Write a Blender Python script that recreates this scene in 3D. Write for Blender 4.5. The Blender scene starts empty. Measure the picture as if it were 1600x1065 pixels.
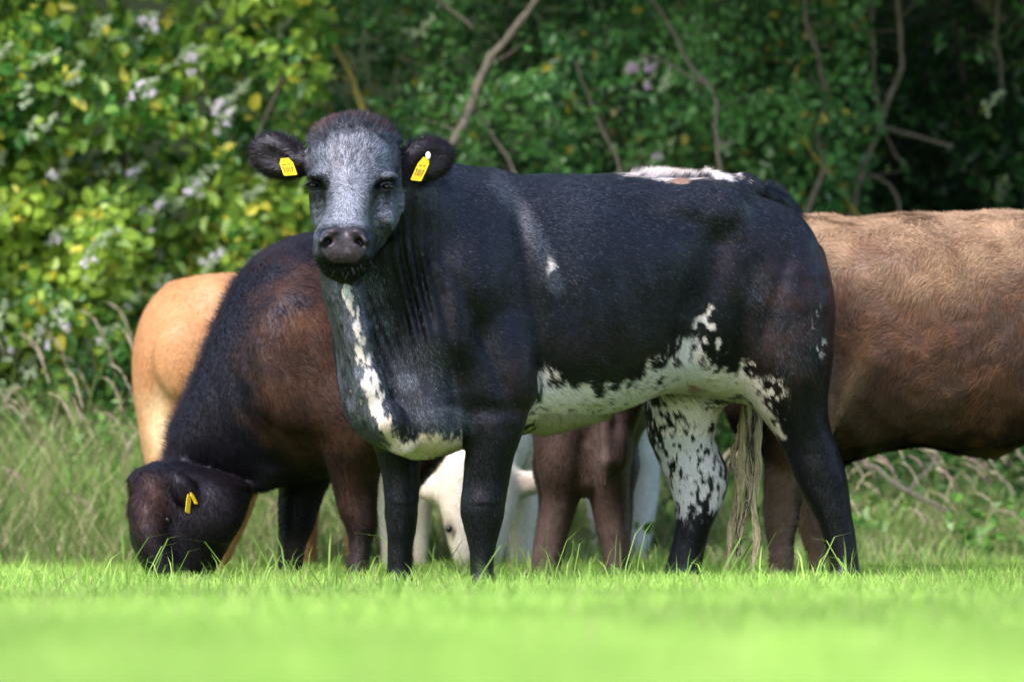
import bpy, math, time
import numpy as np
T0 = time.time()
rng = np.random.default_rng(7)
S = bpy.context.scene
COL = S.collection
# ------------------------------------------------------------------ camera, sky, sun, exposure
D = 26.667      # metres from the lens to the plane of the near cow
CAMH = 0.45     # low telephoto view across a grass rise
HOR = 707.0     # horizon row
cam = bpy.data.cameras.new('camera')
cam.lens = 300; cam.sensor_width = 36; cam.sensor_fit = 'HORIZONTAL'
cam.shift_y = (HOR - 532.5) / 1600
cam.clip_start = 0.5; cam.clip_end = 2000
cam.dof.use_dof = True; cam.dof.focus_distance = D - 0.45; cam.dof.aperture_fstop = 2.8
co = bpy.data.objects.new('camera', cam); COL.objects.link(co)
co.location = (0, -D, CAMH); co.rotation_euler = (math.radians(90), 0, 0)
S.camera = co
SUN_EL, SUN_AZ = math.radians(46), math.radians(214)   # azimuth clockwise from +Y (behind the camera, a little left)
w = bpy.data.worlds.new('World'); S.world = w; w.use_nodes = True
nt = w.node_tree; bg = nt.nodes['Background']
sky = nt.nodes.new('ShaderNodeTexSky'); sky.sky_type = 'NISHITA'; sky.sun_disc = False
sky.sun_elevation = SUN_EL; sky.sun_rotation = SUN_AZ; sky.air_density = 1.0; sky.dust_density = 2.0
nt.links.new(sky.outputs[0], bg.inputs[0]); bg.inputs[1].default_value = 0.15
sl = bpy.data.lights.new('sun', 'SUN'); sl.energy = 1.85; sl.angle = math.radians(28); sl.color = (1, .965, .9)
so = bpy.data.objects.new('sun', sl); COL.objects.link(so)
so.rotation_euler = (math.pi/2 - SUN_EL, 0, -SUN_AZ + math.pi)
S.view_settings.view_transform = 'Standard'; S.view_settings.look = 'None'
S.view_settings.exposure = 1.62; S.view_settings.gamma = 1
S.render.resolution_x, S.render.resolution_y = 1024, 681
S.cycles.max_bounces = 6; S.cycles.diffuse_bounces = 3; S.cycles.transparent_max_bounces = 6
# ------------------------------------------------------------------ helpers
def kz(y): return (D + y) / D
def W(px, py, y):                       # a point of the place at depth y (metres behind the near cow's middle)
    k = kz(y); return np.array([(px-800)/500*k, y, CAMH + (HOR-py)/500*k])
def unW(P):
    k = kz(P[:, 1]); return 800 + P[:, 0]/k*500, HOR - (P[:, 2]-CAMH)/k*500
def tag(o, label=None, cat=None, group=None, kind=None):
    for k, v in (('label', label), ('category', cat), ('group', group), ('kind', kind)):
        if v: o[k] = v
    return o
def empty(name, loc, **k):
    o = bpy.data.objects.new(name, None); o.location = loc; o.empty_display_size = .1
    COL.objects.link(o); return tag(o, **k)
def mesh(name, V, Fc, mat, parent=None, cols=None, smooth=True, attrs=None):
    """V (n,3) world verts; Fc list of (m,k) index arrays"""
    V = np.asarray(V, np.float32)
    off = np.array(parent_loc(parent), np.float32) if parent else np.zeros(3, np.float32)
    if isinstance(Fc, np.ndarray): Fc = [Fc]
    me = bpy.data.meshes.new(name)
    me.vertices.add(len(V)); me.vertices.foreach_set('co', (V-off).ravel())
    li = np.concatenate([f.ravel() for f in Fc]).astype(np.int32)
    tot = np.concatenate([np.full(len(f), f.shape[1], np.int32) for f in Fc])
    st = np.concatenate([[0], np.cumsum(tot)[:-1]]).astype(np.int32)
    me.loops.add(len(li)); me.loops.foreach_set('vertex_index', li)
    me.polygons.add(len(tot)); me.polygons.foreach_set('loop_start', st); me.polygons.foreach_set('loop_total', tot)
    me.polygons.foreach_set('use_smooth', np.full(len(tot), smooth))
    if cols is not None:
        a = me.attributes.new('Col', 'FLOAT_COLOR', 'POINT')
        c = np.ones((len(V), 4), np.float32); c[:, :3] = cols; a.data.foreach_set('color', c.ravel())
    for k, v in (attrs or {}).items():
        a = me.attributes.new(k, 'FLOAT_VECTOR', 'POINT'); a.data.foreach_set('vector', np.asarray(v, np.float32).ravel())
    me.update(); me.validate()
    me.materials.append(mat)
    o = bpy.data.objects.new(name, me); COL.objects.link(o)
    if parent: o.parent = parent
    return o
def parent_loc(p):
    l = np.zeros(3)
    while p: l = l + np.array(p.location); p = p.parent
    return l
# value noise
_perm = rng.random((64, 64, 64)).astype(np.float32)
def vnoise(P, s):
    q = np.asarray(P, np.float32) * np.asarray(s, np.float32) + 100
    i = np.floor(q).astype(np.int32); f = q - i; f = f*f*(3-2*f); r = 0
    for dx in (0, 1):
        for dy in (0, 1):
            for dz in (0, 1):
                wgt = (f[:, 0] if dx else 1-f[:, 0])*(f[:, 1] if dy else 1-f[:, 1])*(f[:, 2] if dz else 1-f[:, 2])
                r = r + wgt*_perm[(i[:, 0]+dx) & 63, (i[:, 1]+dy) & 63, (i[:, 2]+dz) & 63]
    return r
def fbm(P, s, o=3):
    r = 0; a = .5; s = np.asarray(s, float)
    for k in range(o): r = r + a*(vnoise(np.asarray(P)+k*7.3, s)-.5)*2; a *= .5; s = s*2.03
    return r
def sst(a, b, x):
    t = np.clip((x-a)/(b-a), 0, 1); return t*t*(3-2*t)
def nrm(v): return v/np.maximum(np.linalg.norm(v, axis=-1, keepdims=True), 1e-9)
# ------------------------------------------------------------------ materials
def newmat(name, rough=.6, col=(.5, .5, .5), spec=.5):
    m = bpy.data.materials.new(name); m.use_nodes = True
    b = m.node_tree.nodes['Principled BSDF']; b.inputs['Base Color'].default_value = (*col, 1)
    b.inputs['Roughness'].default_value = rough; b.inputs['Specular IOR Level'].default_value = spec
    if 'hair' in name or 'coat' in name: b.inputs['Specular Tint'].default_value = (.80, .79, 1, 1)
    return m, m.node_tree, b
def coat_mat(name, rough=.5, bump=.3, spec=.45, sheen=.0):
    m, t, b = newmat(name, rough, spec=spec)
    a = t.nodes.new('ShaderNodeAttribute'); a.attribute_name = 'Col'
    n = t.nodes.new('ShaderNodeTexNoise'); n.inputs['Scale'].default_value = 160; n.inputs['Detail'].default_value = 3
    mx = t.nodes.new('ShaderNodeMix'); mx.data_type = 'RGBA'; mx.blend_type = 'MULTIPLY'; mx.inputs[0].default_value = .6
    t.links.new(a.outputs['Color'], mx.inputs[6]); t.links.new(n.outputs[0], mx.inputs[7])
    g = t.nodes.new('ShaderNodeMix'); g.data_type = 'RGBA'; g.blend_type = 'ADD'; g.inputs[0].default_value = 0
    t.links.new(mx.outputs[2], b.inputs['Base Color'])
    bp = t.nodes.new('ShaderNodeBump'); bp.inputs['Strength'].default_value = bump; bp.inputs['Distance'].default_value = .003
    t.links.new(n.outputs[0], bp.inputs['Height']); t.links.new(bp.outputs[0], b.inputs['Normal'])
    if sheen: b.inputs['Sheen Weight'].default_value = sheen; b.inputs['Sheen Roughness'].default_value = .4
    return m
def strand_mat(name, rough=.42, spec=.5):
    m, t, b = newmat(name, rough, spec=spec)
    a = t.nodes.new('ShaderNodeAttribute'); a.attribute_name = 'Col'
    t.links.new(a.outputs['Color'], b.inputs['Base Color'])
    n = t.nodes.new('ShaderNodeAttribute'); n.attribute_name = 'sn'
    t.links.new(n.outputs['Vector'], b.inputs['Normal'])
    return m
def leaf_mat(name, rough=.5, trans=.35, spec=.3):
    m, t, b = newmat(name, rough, spec=spec)
    a = t.nodes.new('ShaderNodeAttribute'); a.attribute_name = 'Col'
    tr = t.nodes.new('ShaderNodeBsdfTranslucent'); mx = t.nodes.new('ShaderNodeMixShader'); mx.inputs[0].default_value = trans
    n = t.nodes.new('ShaderNodeTexNoise'); n.inputs['Scale'].default_value = 60
    mm = t.nodes.new('ShaderNodeMix'); mm.data_type = 'RGBA'; mm.blend_type = 'MULTIPLY'; mm.inputs[0].default_value = .35
    t.links.new(a.outputs['Color'], mm.inputs[6]); t.links.new(n.outputs[0], mm.inputs[7])
    t.links.new(mm.outputs[2], b.inputs['Base Color']); t.links.new(mm.outputs[2], tr.inputs[0])
    t.links.new(b.outputs[0], mx.inputs[1]); t.links.new(tr.outputs[0], mx.inputs[2])
    t.links.new(mx.outputs[0], t.nodes['Material Output'].inputs[0]); return m
def noisy_mat(name, c1, c2, scale=20, rough=.85, bump=.5, dist=.01):
    m, t, b = newmat(name, rough, spec=.2)
    n = t.nodes.new('ShaderNodeTexNoise'); n.inputs['Scale'].default_value = scale; n.inputs['Detail'].default_value = 6
    r = t.nodes.new('ShaderNodeValToRGB'); r.color_ramp.elements[0].color = (*c1, 1); r.color_ramp.elements[1].color = (*c2, 1)
    r.color_ramp.elements[0].position = .35; r.color_ramp.elements[1].position = .65
    t.links.new(n.outputs[0], r.inputs[0]); t.links.new(r.outputs[0], b.inputs['Base Color'])
    bp = t.nodes.new('ShaderNodeBump'); bp.inputs['Strength'].default_value = bump; bp.inputs['Distance'].default_value = dist
    t.links.new(n.outputs[0], bp.inputs['Height']); t.links.new(bp.outputs[0], b.inputs['Normal']); return m
M_coat = coat_mat('short_coat', .5, .4, .25)
M_cowskin = coat_mat('short_coat_and_muzzle', .5, .4, .3)
_t = M_cowskin.node_tree; _a = _t.nodes.new('ShaderNodeAttribute'); _a.attribute_name = 'wet'; _m = _t.nodes.new('ShaderNodeMapRange'); _m.inputs[3].default_value = .5; _m.inputs[4].default_value = .34
_t.links.new(_a.outputs['Vector'], _m.inputs[0]); _t.links.new(_m.outputs[0], _t.nodes['Principled BSDF'].inputs['Roughness'])
M_strand = strand_mat('coat_hair', .33, .42)
M_soft = strand_mat('soft_coat_hair', .65, .15)
M_leaf = leaf_mat('leaf', .38, .35, .4)
M_grass = leaf_mat('grass_blade', .5, .5, .25)
M_seed = leaf_mat('seed_head', .8, .3, .1)
M_petal = leaf_mat('petal', .7, .35, .1)
M_bark = noisy_mat('bark', (.055, .045, .035), (.17, .15, .12), 35, .9, .6)
M_lich = noisy_mat('lichened_bark', (.08, .07, .04), (.24, .20, .03), 14, .9, .6)
M_soil = noisy_mat('turf_soil', (.05, .09, .015), (.11, .20, .03), 9, .95, .5)
M_backdrop = noisy_mat('backdrop_dark', (.010, .016, .006), (.02, .03, .012), 5, .95, .5)  # near-black, stands for the shade deep inside the hedge
M_eye, _, _b = newmat('eye', .16, (.004, .003, .003), .5)
M_tag, _, _b = newmat('yellow_plastic', .35, (.66, .43, .012), .5)
M_ink, _, _b = newmat('tag_ink', .6, (.05, .04, .02), .3)
M_white, _, _b = newmat('white_plastic', .4, (.75, .75, .7), .5)
M_saliva, _, _b = newmat('saliva', .08, (.75, .8, .85), .8)
_b.inputs['Transmission Weight'].default_value = .5
# ------------------------------------------------------------------ implicit modelling
def cr_table(rows, n=240):
    rows = np.array(rows, float); rows = rows[np.argsort(rows[:, 0])]
    t = rows[:, 0]; ts = np.linspace(t[0], t[-1], n); out = [ts]
    for c in range(1, rows.shape[1]):
        v = rows[:, c]; m = np.gradient(v, t)
        d = np.diff(v)/np.diff(t)                     # limit slopes so that there is no overshoot
        for i in range(len(v)):
            lo = d[i-1] if i else d[0]; hi = d[i] if i < len(d) else d[-1]
            m[i] = 0 if lo*hi <= 0 and 0 < i < len(v)-1 else np.sign(lo if abs(lo) > 0 else hi)*min(abs(m[i]), 3*min(abs(lo), abs(hi))) if 0 < i < len(v)-1 else m[i]
        i = np.clip(np.searchsorted(t, ts)-1, 0, len(t)-2); hh = t[i+1]-t[i]; u = (ts-t[i])/hh
        out.append((2*u**3-3*u**2+1)*v[i]+(u**3-2*u**2+u)*hh*m[i]+(-2*u**3+3*u**2)*v[i+1]+(u**3-u**2)*hh*m[i+1])
    return np.array(out)
class Solid:
    def __init__(s, lo, hi, h):
        s.lo = np.array(lo, float); s.h = h; s.n = np.ceil((np.array(hi)-s.lo)/h).astype(int)+1
        s.F = np.full(tuple(s.n), .5, np.float32)
    def block(s, blo, bhi):
        a = np.clip(np.floor((np.array(blo)-s.lo)/s.h).astype(int), 0, s.n); b = np.clip(np.ceil((np.array(bhi)-s.lo)/s.h).astype(int)+1, 0, s.n)
        sl_ = tuple(slice(i, j) for i, j in zip(a, b))
        X = [(s.lo[k]+s.h*np.arange(a[k], b[k])).astype(np.float32) for k in range(3)]
        return sl_, X[0][:, None, None], X[1][None, :, None], X[2][None, None, :]
    def comb(s, sl_, d, k, op):
        a = s.F[sl_]
        if a.size == 0: return
        if op < 0: a = -a; 
        if k > 0:
            hh = np.maximum(k-np.abs(a-d), 0)/k; r = np.minimum(a, d)-hh*hh*k*.25
        else: r = np.minimum(a, d)
        s.F[sl_] = r if op > 0 else -r
    def ell(s, c, r, k=.04, R=None, op=1):
        c = np.array(c); r = np.array(r, float)*np.ones(3); m = (r.max() if R is not None else r)+k+.03
        sl_, X, Y, Z = s.block(c-m, c+m); p = [X-c[0], Y-c[1], Z-c[2]]
        if R is not None: p = [R[0][i]*p[0]+R[1][i]*p[1]+R[2][i]*p[2] for i in range(3)]
        q = (p[0]/r[0])**2+(p[1]/r[1])**2+(p[2]/r[2])**2
        q1 = (p[0]/r[0]**2)**2+(p[1]/r[1]**2)**2+(p[2]/r[2]**2)**2
        k0 = np.sqrt(q); s.comb(sl_, (k0*(k0-1)/np.maximum(np.sqrt(q1), 1e-6)).astype(np.float32), k, op)
    def cone(s, a, b, ra, rb, k=.04, op=1):
        a = np.array(a, float); b = np.array(b, float); m = max(ra, rb)+k+.03
        sl_, X, Y, Z = s.block(np.minimum(a, b)-m, np.maximum(a, b)+m); v = b-a
        t = np.clip(((X-a[0])*v[0]+(Y-a[1])*v[1]+(Z-a[2])*v[2])/v.dot(v), 0, 1)
        d = np.sqrt((X-a[0]-t*v[0])**2+(Y-a[1]-t*v[1])**2+(Z-a[2]-t*v[2])**2)-(ra+(rb-ra)*t)
        s.comb(sl_, d.astype(np.float32), k, op)
    def chain(s, pts, k=.04, op=1):
        for p, q in zip(pts[:-1], pts[1:]): s.cone(p[:3], q[:3], p[3], q[3], k, op)
    def loft(s, O, U, rows, k=.05, ex=2.3, op=1):
        """rows: t, centre_v, centre_z, r_v, r_up, r_down; axis U horizontal, v = lateral, or U=None for a vertical axis with
        rows z, cx, cy, rx, ry, ry2"""
        T = cr_table(rows); O = np.array(O, float)
        if U is None:
            pad = k+.03
            blo = [O[0]+(T[1]-T[3]).min()-pad, O[1]+(T[2]-np.maximum(T[4], T[5])).min()-pad, O[2]+T[0][0]-pad]
            bhi = [O[0]+(T[1]+T[3]).max()+pad, O[1]+(T[2]+np.maximum(T[4], T[5])).max()+pad, O[2]+T[0][-1]+pad]
            sl_, X, Y, Z = s.block(blo, bhi); t = Z-O[2]; tc = np.clip(t, T[0][0], T[0][-1]); g = lambda i: np.interp(tc, T[0], T[i]).astype(np.float32)
            a = X-O[0]-g(1); b = Y-O[1]-g(2); ra = g(3); rb = np.where(b > 0, g(5), g(4))
        else:
            U = np.array(U, float); U /= np.linalg.norm(U); Vv = np.array([-U[1], U[0], 0])*1.0
            cs = [O+U*t_+Vv*v_ for t_, v_ in zip(T[0], T[1])]; r = T[3].max()+.04+k; cs = np.array(cs)
            blo = cs.min(0)-r; bhi = cs.max(0)+r; blo[2] = O[2]+(T[2]-T[5]).min()-k-.03; bhi[2] = O[2]+(T[2]+T[4]).max()+k+.03
            sl_, X, Y, Z = s.block(blo, bhi)
            t = (X-O[0])*U[0]+(Y-O[1])*U[1]; v = (X-O[0])*Vv[0]+(Y-O[1])*Vv[1]; tc = np.clip(t, T[0][0], T[0][-1])
            g = lambda i: np.interp(tc, T[0], T[i]).astype(np.float32)
            a = v-g(1); b = Z-O[2]-g(2); ra = g(3); rb = np.where(b > 0, g(4), g(5))
        rho = ((np.abs(a)/ra)**ex+(np.abs(b)/rb)**ex)**(1/ex); L = np.sqrt(a*a+b*b)
        d = (rho-1)*np.maximum(L/np.maximum(rho, 1e-4), np.minimum(ra, rb)*.6*(rho < .5))
        e = np.abs(t-tc); d = np.where(e > 0, np.sqrt(np.maximum(d, 0)**2+e**2)+np.minimum(d, 0)*(e <= 0), d)
        s.comb(sl_, d.astype(np.float32), k, op)
    def V(s, rows, k=.04, ex=2.3, op=1):
        """rows traced on the photograph: row, left, right, front depth, back depth"""
        R = []
        for py, xl, xr, yf, yb in rows:
            yc = (yf+yb)/2; kk = kz(yc)
            R.append((CAMH+(HOR-py)/500*kk, ((xl+xr)/2-800)/500*kk, yc, (xr-xl)/1000*kk, (yb-yf)/2, (yb-yf)/2))
        s.loft((0, 0, 0), None, R, k, ex, op)
    def H(s, rows, k=.05, ex=2.3):
        """rows: column, top, bottom, front depth, back depth (axis along X)"""
        R = []
        for px, yt, yb_, yf, yb in rows:
            yc = (yf+yb)/2; kk = kz(yc); zt = CAMH+(HOR-yt)/500*kk; zb = CAMH+(HOR-yb_)/500*kk
            R.append(((px-800)/500*kk, yc, (zt+zb)/2, (yb-yf)/2, (zt-zb)/2, (zt-zb)/2))
        s.loft((0, 0, 0), (1, 0, 0), R, k, ex)
    def mod(s, fn, blo, bhi):
        sl_, X, Y, Z = s.block(blo, bhi); s.F[sl_] += fn(X, Y, Z).astype(np.float32)
    def nets(s):
        F = s.F; I = F < 0; nx, ny, nz = F.shape
        cnt = np.zeros((nx-1, ny-1, nz-1), np.uint8)
        cor = [(i, j, k) for i in (0, 1) for j in (0, 1) for k in (0, 1)]
        for i, j, k in cor: cnt += I[i:nx-1+i, j:ny-1+j, k:nz-1+k]
        act = np.argwhere((cnt > 0) & (cnt < 8)); del cnt
        acc = np.zeros((len(act), 3)); num = np.zeros(len(act))
        vals = {c: F[act[:, 0]+c[0], act[:, 1]+c[1], act[:, 2]+c[2]] for c in cor}
        for c in cor:
            for ax in range(3):
                if c[ax] == 0:
                    d = list(c); d[ax] = 1; a = vals[c]; b = vals[tuple(d)]; m = (a < 0) != (b < 0)
                    t = np.where(m, a/np.where(m, a-b, 1), 0); p = np.tile(np.array(c, float), (len(act), 1)); p[:, ax] = t
                    acc += p*m[:, None]; num += m
        V_ = (act+acc/num[:, None])*s.h+s.lo
        idx = np.full((nx-1, ny-1, nz-1), -1, np.int32); idx[act[:, 0], act[:, 1], act[:, 2]] = np.arange(len(act))
        Q = []
        for ax in range(3):
            sa = [slice(None)]*3; sb = [slice(None)]*3; sa[ax] = slice(0, -1); sb[ax] = slice(1, None)
            for k in range(3):
                if k != ax: sa[k] = slice(1, -1); sb[k] = slice(1, -1)
            A = I[tuple(sa)]; B = I[tuple(sb)]; e = np.argwhere(A != B)
            if not len(e): continue
            fl = A[e[:, 0], e[:, 1], e[:, 2]]
            for k in range(3):
                if k != ax: e[:, k] += 1
            u, v = (ax+1) % 3, (ax+2) % 3; c = []
            for du, dv in ((1, 1), (0, 1), (0, 0), (1, 0)):
                q = e.copy(); q[:, u] -= du; q[:, v] -= dv; c.append(idx[q[:, 0], q[:, 1], q[:, 2]])
            c = np.stack(c, 1); c[~fl] = c[~fl][:, ::-1]; Q.append(c)
        return V_, np.concatenate(Q)
def vnormals(V, Q):
    n = np.cross(V[Q[:, 2]]-V[Q[:, 0]], V[Q[:, 3]]-V[Q[:, 1]]); N = np.zeros_like(V)
    for i in range(4):
        for k in range(3): N[:, k] += np.bincount(Q[:, i], n[:, k], len(V))
    return nrm(N)
def relax(V, Q, it=1, f=.5):
    E = np.concatenate([Q[:, [0, 1]], Q[:, [1, 2]], Q[:, [2, 3]], Q[:, [3, 0]]])
    for _ in range(it):
        A = np.zeros_like(V); c = np.bincount(E[:, 0], minlength=len(V))+np.bincount(E[:, 1], minlength=len(V))
        for k in range(3): A[:, k] = np.bincount(E[:, 0], V[E[:, 1], k], len(V))+np.bincount(E[:, 1], V[E[:, 0], k], len(V))
        V = V*(1-f)+f*A/np.maximum(c, 1)[:, None]
    return V
def fur(name, V, Q, N, n, colf, dirf, lenf, parent, mat, width=.0016, lift=.28, jit=.35, keep=None, wfn=None):
    ar = np.linalg.norm(np.cross(V[Q[:, 2]]-V[Q[:, 0]], V[Q[:, 3]]-V[Q[:, 1]]), axis=1)
    if wfn is not None: ar = ar*wfn(V[Q].mean(1))
    f = rng.choice(len(Q), n, p=ar/ar.sum()); u = rng.random((n, 1)); v = rng.random((n, 1)); q = Q[f]
    bl = lambda A: (A[q[:, 0]]*(1-u)+A[q[:, 1]]*u)*(1-v)+(A[q[:, 3]]*(1-u)+A[q[:, 2]]*u)*v
    P = bl(V); Nn = nrm(bl(N)); L = lenf(P)*(.7+.6*rng.random(n))
    if keep is not None:
        m = keep(P) & (L > .0005)
    else: m = L > .0005
    P, Nn, L = P[m], Nn[m], L[m]; n = len(P)
    d = dirf(P, Nn)+rng.normal(0, jit, (n, 3)); d = nrm(d-Nn*(d*Nn).sum(1, keepdims=True))
    side = np.cross(Nn, d); lf = lift*(.4+1.2*rng.random((n, 1)))
    wd = width*(.6+.8*rng.random((n, 1)))
    tip = P+L[:, None]*nrm(d+Nn*lf)
    Vt = np.stack([P-side*wd*.5-Nn*.001, P+side*wd*.5-Nn*.001, tip], 1).reshape(-1, 3)
    c = colf(P, Nn, True); c = np.repeat(c, 3, 0)
    sn = nrm(Nn+d*.15+side*rng.normal(0, .22, (n, 1))); sn = np.repeat(sn, 3, 0)
    return mesh(name, Vt, np.arange(3*n).reshape(-1, 3), mat, parent, c, False, {'sn': sn})
def rotm(ax, ang):
    c, s_ = math.cos(ang), math.sin(ang); a = np.array(ax, float); a /= np.linalg.norm(a); x, y, z = a
    return np.array([[c+x*x*(1-c), x*y*(1-c)-z*s_, x*z*(1-c)+y*s_], [y*x*(1-c)+z*s_, c+y*y*(1-c), y*z*(1-c)-x*s_], [z*x*(1-c)-y*s_, z*y*(1-c)+x*s_, c+z*z*(1-c)]])
def blobs(px, py, L):
    """sum of soft ellipses (cx, cy, rx, ry, angle, weight) in side-elevation coordinates"""
    r = np.zeros_like(px)
    for cx, cy, rx, ry, a, wt in L:
        ca, sa = math.cos(math.radians(a)), math.sin(math.radians(a)); X = px-cx; Y = py-cy
        q = ((X*ca+Y*sa)/rx)**2+((-X*sa+Y*ca)/ry)**2; r = np.maximum(r, wt*np.clip(1.5-q*.5*2, 0, 1)) if wt > 0 else r+wt*np.clip(1.5-q, 0, 1)
    return r
def seg_d(px, py, pts):
    r = np.full_like(px, 1e9)
    for (x0, y0, w0), (x1, y1, w1) in zip(pts[:-1], pts[1:]):
        vx, vy = x1-x0, y1-y0; t = np.clip(((px-x0)*vx+(py-y0)*vy)/(vx*vx+vy*vy), 0, 1)
        r = np.minimum(r, np.hypot(px-x0-t*vx, py-y0-t*vy)/(w0+(w1-w0)*t))
    return r
def poly_sd(px, py, pts):
    """signed distance to a polygon, positive inside"""
    P = np.array(pts, float); ins = np.zeros(len(px), bool); d = np.full(len(px), 1e9)
    for a, b in zip(P, np.roll(P, -1, 0)):
        v = b-a; t = np.clip(((px-a[0])*v[0]+(py-a[1])*v[1])/v.dot(v), 0, 1)
        d = np.minimum(d, np.hypot(px-a[0]-t*v[0], py-a[1]-t*v[1]))
        c = (a[1] > py) != (b[1] > py); ins ^= c & (px < (b[0]-a[0])*(py-a[1])/(b[1]-a[1]+1e-12)+a[0])
    return np.where(ins, d, -d)
def sphere(name, c, r, mat, parent, n=16, R=None, ex=1):
    th = np.linspace(0, math.pi, n+1); ph = np.linspace(0, 2*math.pi, 2*n, endpoint=False)
    P = np.array([[math.sin(t)*math.cos(p), math.sin(t)*math.sin(p), math.cos(t)] for t in th for p in ph])*np.array(r)
    if R is not None: P = P@R.T
    Q = np.array([[i*2*n+j, (i+1)*2*n+j, (i+1)*2*n+(j+1) % (2*n), i*2*n+(j+1) % (2*n)] for i in range(n) for j in range(2*n)])
    return mesh(name, P+np.array(c), Q, mat, parent)
def tube(pts, rad, n=8):
    P = np.array(pts, float); t = np.gradient(P, axis=0); t = nrm(t); V = []; r = np.array(rad)*np.ones(len(P))
    ref = np.array([0, 1., 0]); 
    for i in range(len(P)):
        a = np.cross(t[i], ref); a = a/max(np.linalg.norm(a), 1e-6); b = np.cross(t[i], a)
        for j in range(n):
            an = 2*math.pi*j/n; V.append(P[i]+r[i]*(a*math.cos(an)+b*math.sin(an)))
    Q = [[i*n+j, i*n+(j+1) % n, (i+1)*n+(j+1) % n, (i+1)*n+j] for i in range(len(P)-1) for j in range(n)]
    return np.array(V), np.array(Q)
def smooth_path(pts, m=8):
    P = np.array(pts, float); t = np.arange(len(P)); 
    T = cr_table(np.column_stack([t, P]), m*(len(P)-1)+1); return T[1:].T
def extrude(outline, base, ux, uz, th):
    """flat plate of thickness th from a 2-D outline"""
    o = np.array(outline, float); n = len(o); ux = np.array(ux); uz = np.array(uz); nn = np.cross(ux, uz)
    f = np.array(base)+o[:, :1]*ux+o[:, 1:]*uz; V_ = np.concatenate([f-nn*th/2, f+nn*th/2])
    Fc = [np.arange(n)[None, ::-1], (np.arange(n)+n)[None, :], np.array([[i, (i+1) % n, n+(i+1) % n, n+i] for i in range(n)])]
    return V_, Fc
def ear_tag(name, parent, c, ux, uz, w_, h_, strokes=True):
    ux = np.array(ux, float); ux /= np.linalg.norm(ux); uz = np.array(uz, float); uz /= np.linalg.norm(uz)
    out = [(-w_*.28, h_*.62), (w_*.28, h_*.62), (w_*.5, h_*.3), (w_*.5, -h_*.45), (w_*.42, -h_*.5), (-w_*.42, -h_*.5), (-w_*.5, -h_*.45), (-w_*.5, h_*.3)]
    V_, Fc = extrude(out, c, ux, uz, .0025); o = mesh(name, V_, Fc, M_tag, parent, smooth=False)
    if strokes:
        nn = np.cross(ux, uz); nn = nn if nn[1] < 0 else -nn; Vs = []; Qs = []
        for (x, z, a, b) in [(-.3, -.12, .05, .3), (-.13, -.12, .04, .3), (-.02, -.12, .04, .3), (.1, -.12, .04, .3), (.27, -.12, .05, .3), (.3, -.02, .12, .04),
                             (-.36, .02, .12, .04), (-.2, .22, .24, .035), (.15, .22, .2, .035)]:
            i = len(Vs); q = [(x-a/2, z-b/2), (x+a/2, z-b/2), (x+a/2, z+b/2), (x-a/2, z+b/2)]
            Vs += [np.array(c)+ux*w_*p+uz*h_*r+nn*.0022 for p, r in q]; Qs.append([i, i+1, i+2, i+3])
        mesh('printing', np.array(Vs), np.array(Qs), M_ink, o, smooth=False)
    return o
# ------------------------------------------------------------------ the near cow
TH = math.radians(30); UB = np.array([-math.cos(TH), -math.sin(TH), 0]); VB = np.array([math.sin(TH), -math.cos(TH), 0]); OB = np.array([.215, 0, 0])
def B(s_, l, z): return OB+UB*s_+VB*l+np.array([0, 0, z])
def tr(s_, zt, zb, w_, cz=.5):
    c = zb+(zt-zb)*cz; return (s_, 0, c, w_, zt-c, c-zb)
s = Solid((-.92, -1.06, -.02), (1.2, .82, 1.60), .0062)
s.loft(OB, UB, [tr(-.845, .97, .84, .05), tr(-.82, 1.05, .76, .13), tr(-.76, 1.13, .68, .20), tr(-.66, 1.22, .62, .25, .52), tr(-.5, 1.305, .62, .275, .56),
                tr(-.32, 1.325, .64, .27, .55), tr(-.12, 1.322, .585, .305, .5), tr(.1, 1.318, .53, .33, .48), tr(.3, 1.31, .50, .325, .48),
                tr(.45, 1.30, .485, .30, .47), tr(.58, 1.26, .46, .28, .45), tr(.68, 1.16, .46, .25, .45), tr(.76, 1.04, .50, .19, .45), tr(.82, .93, .58, .08, .45)], .04, 2.35)
# shoulder, elbow, rib, hip and thigh masses of the near side and of the far side
for sg, in ((1,), (-1,)):
    s.chain([(*B(.50, sg*.12, 1.18), .12), (*B(.57, sg*.175, .98), .125), (*B(.64, sg*.21, .80), .11)], .09)      # shoulder blade to point of shoulder
    s.ell(B(.46, sg*.225, .70), (.13, .10, .15), .07)
    s.ell(B(-.36, sg*.19, 1.215), (.10, .07, .07), .09)                                                            # hook bone
    s.ell(B(-.62, sg*.16, .98), (.15, .14, .24), .09)                                                              # thigh
    s.ell(B(-.78, sg*.10, 1.05), (.05, .05, .06), .07)                                                             # pin bone
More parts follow.
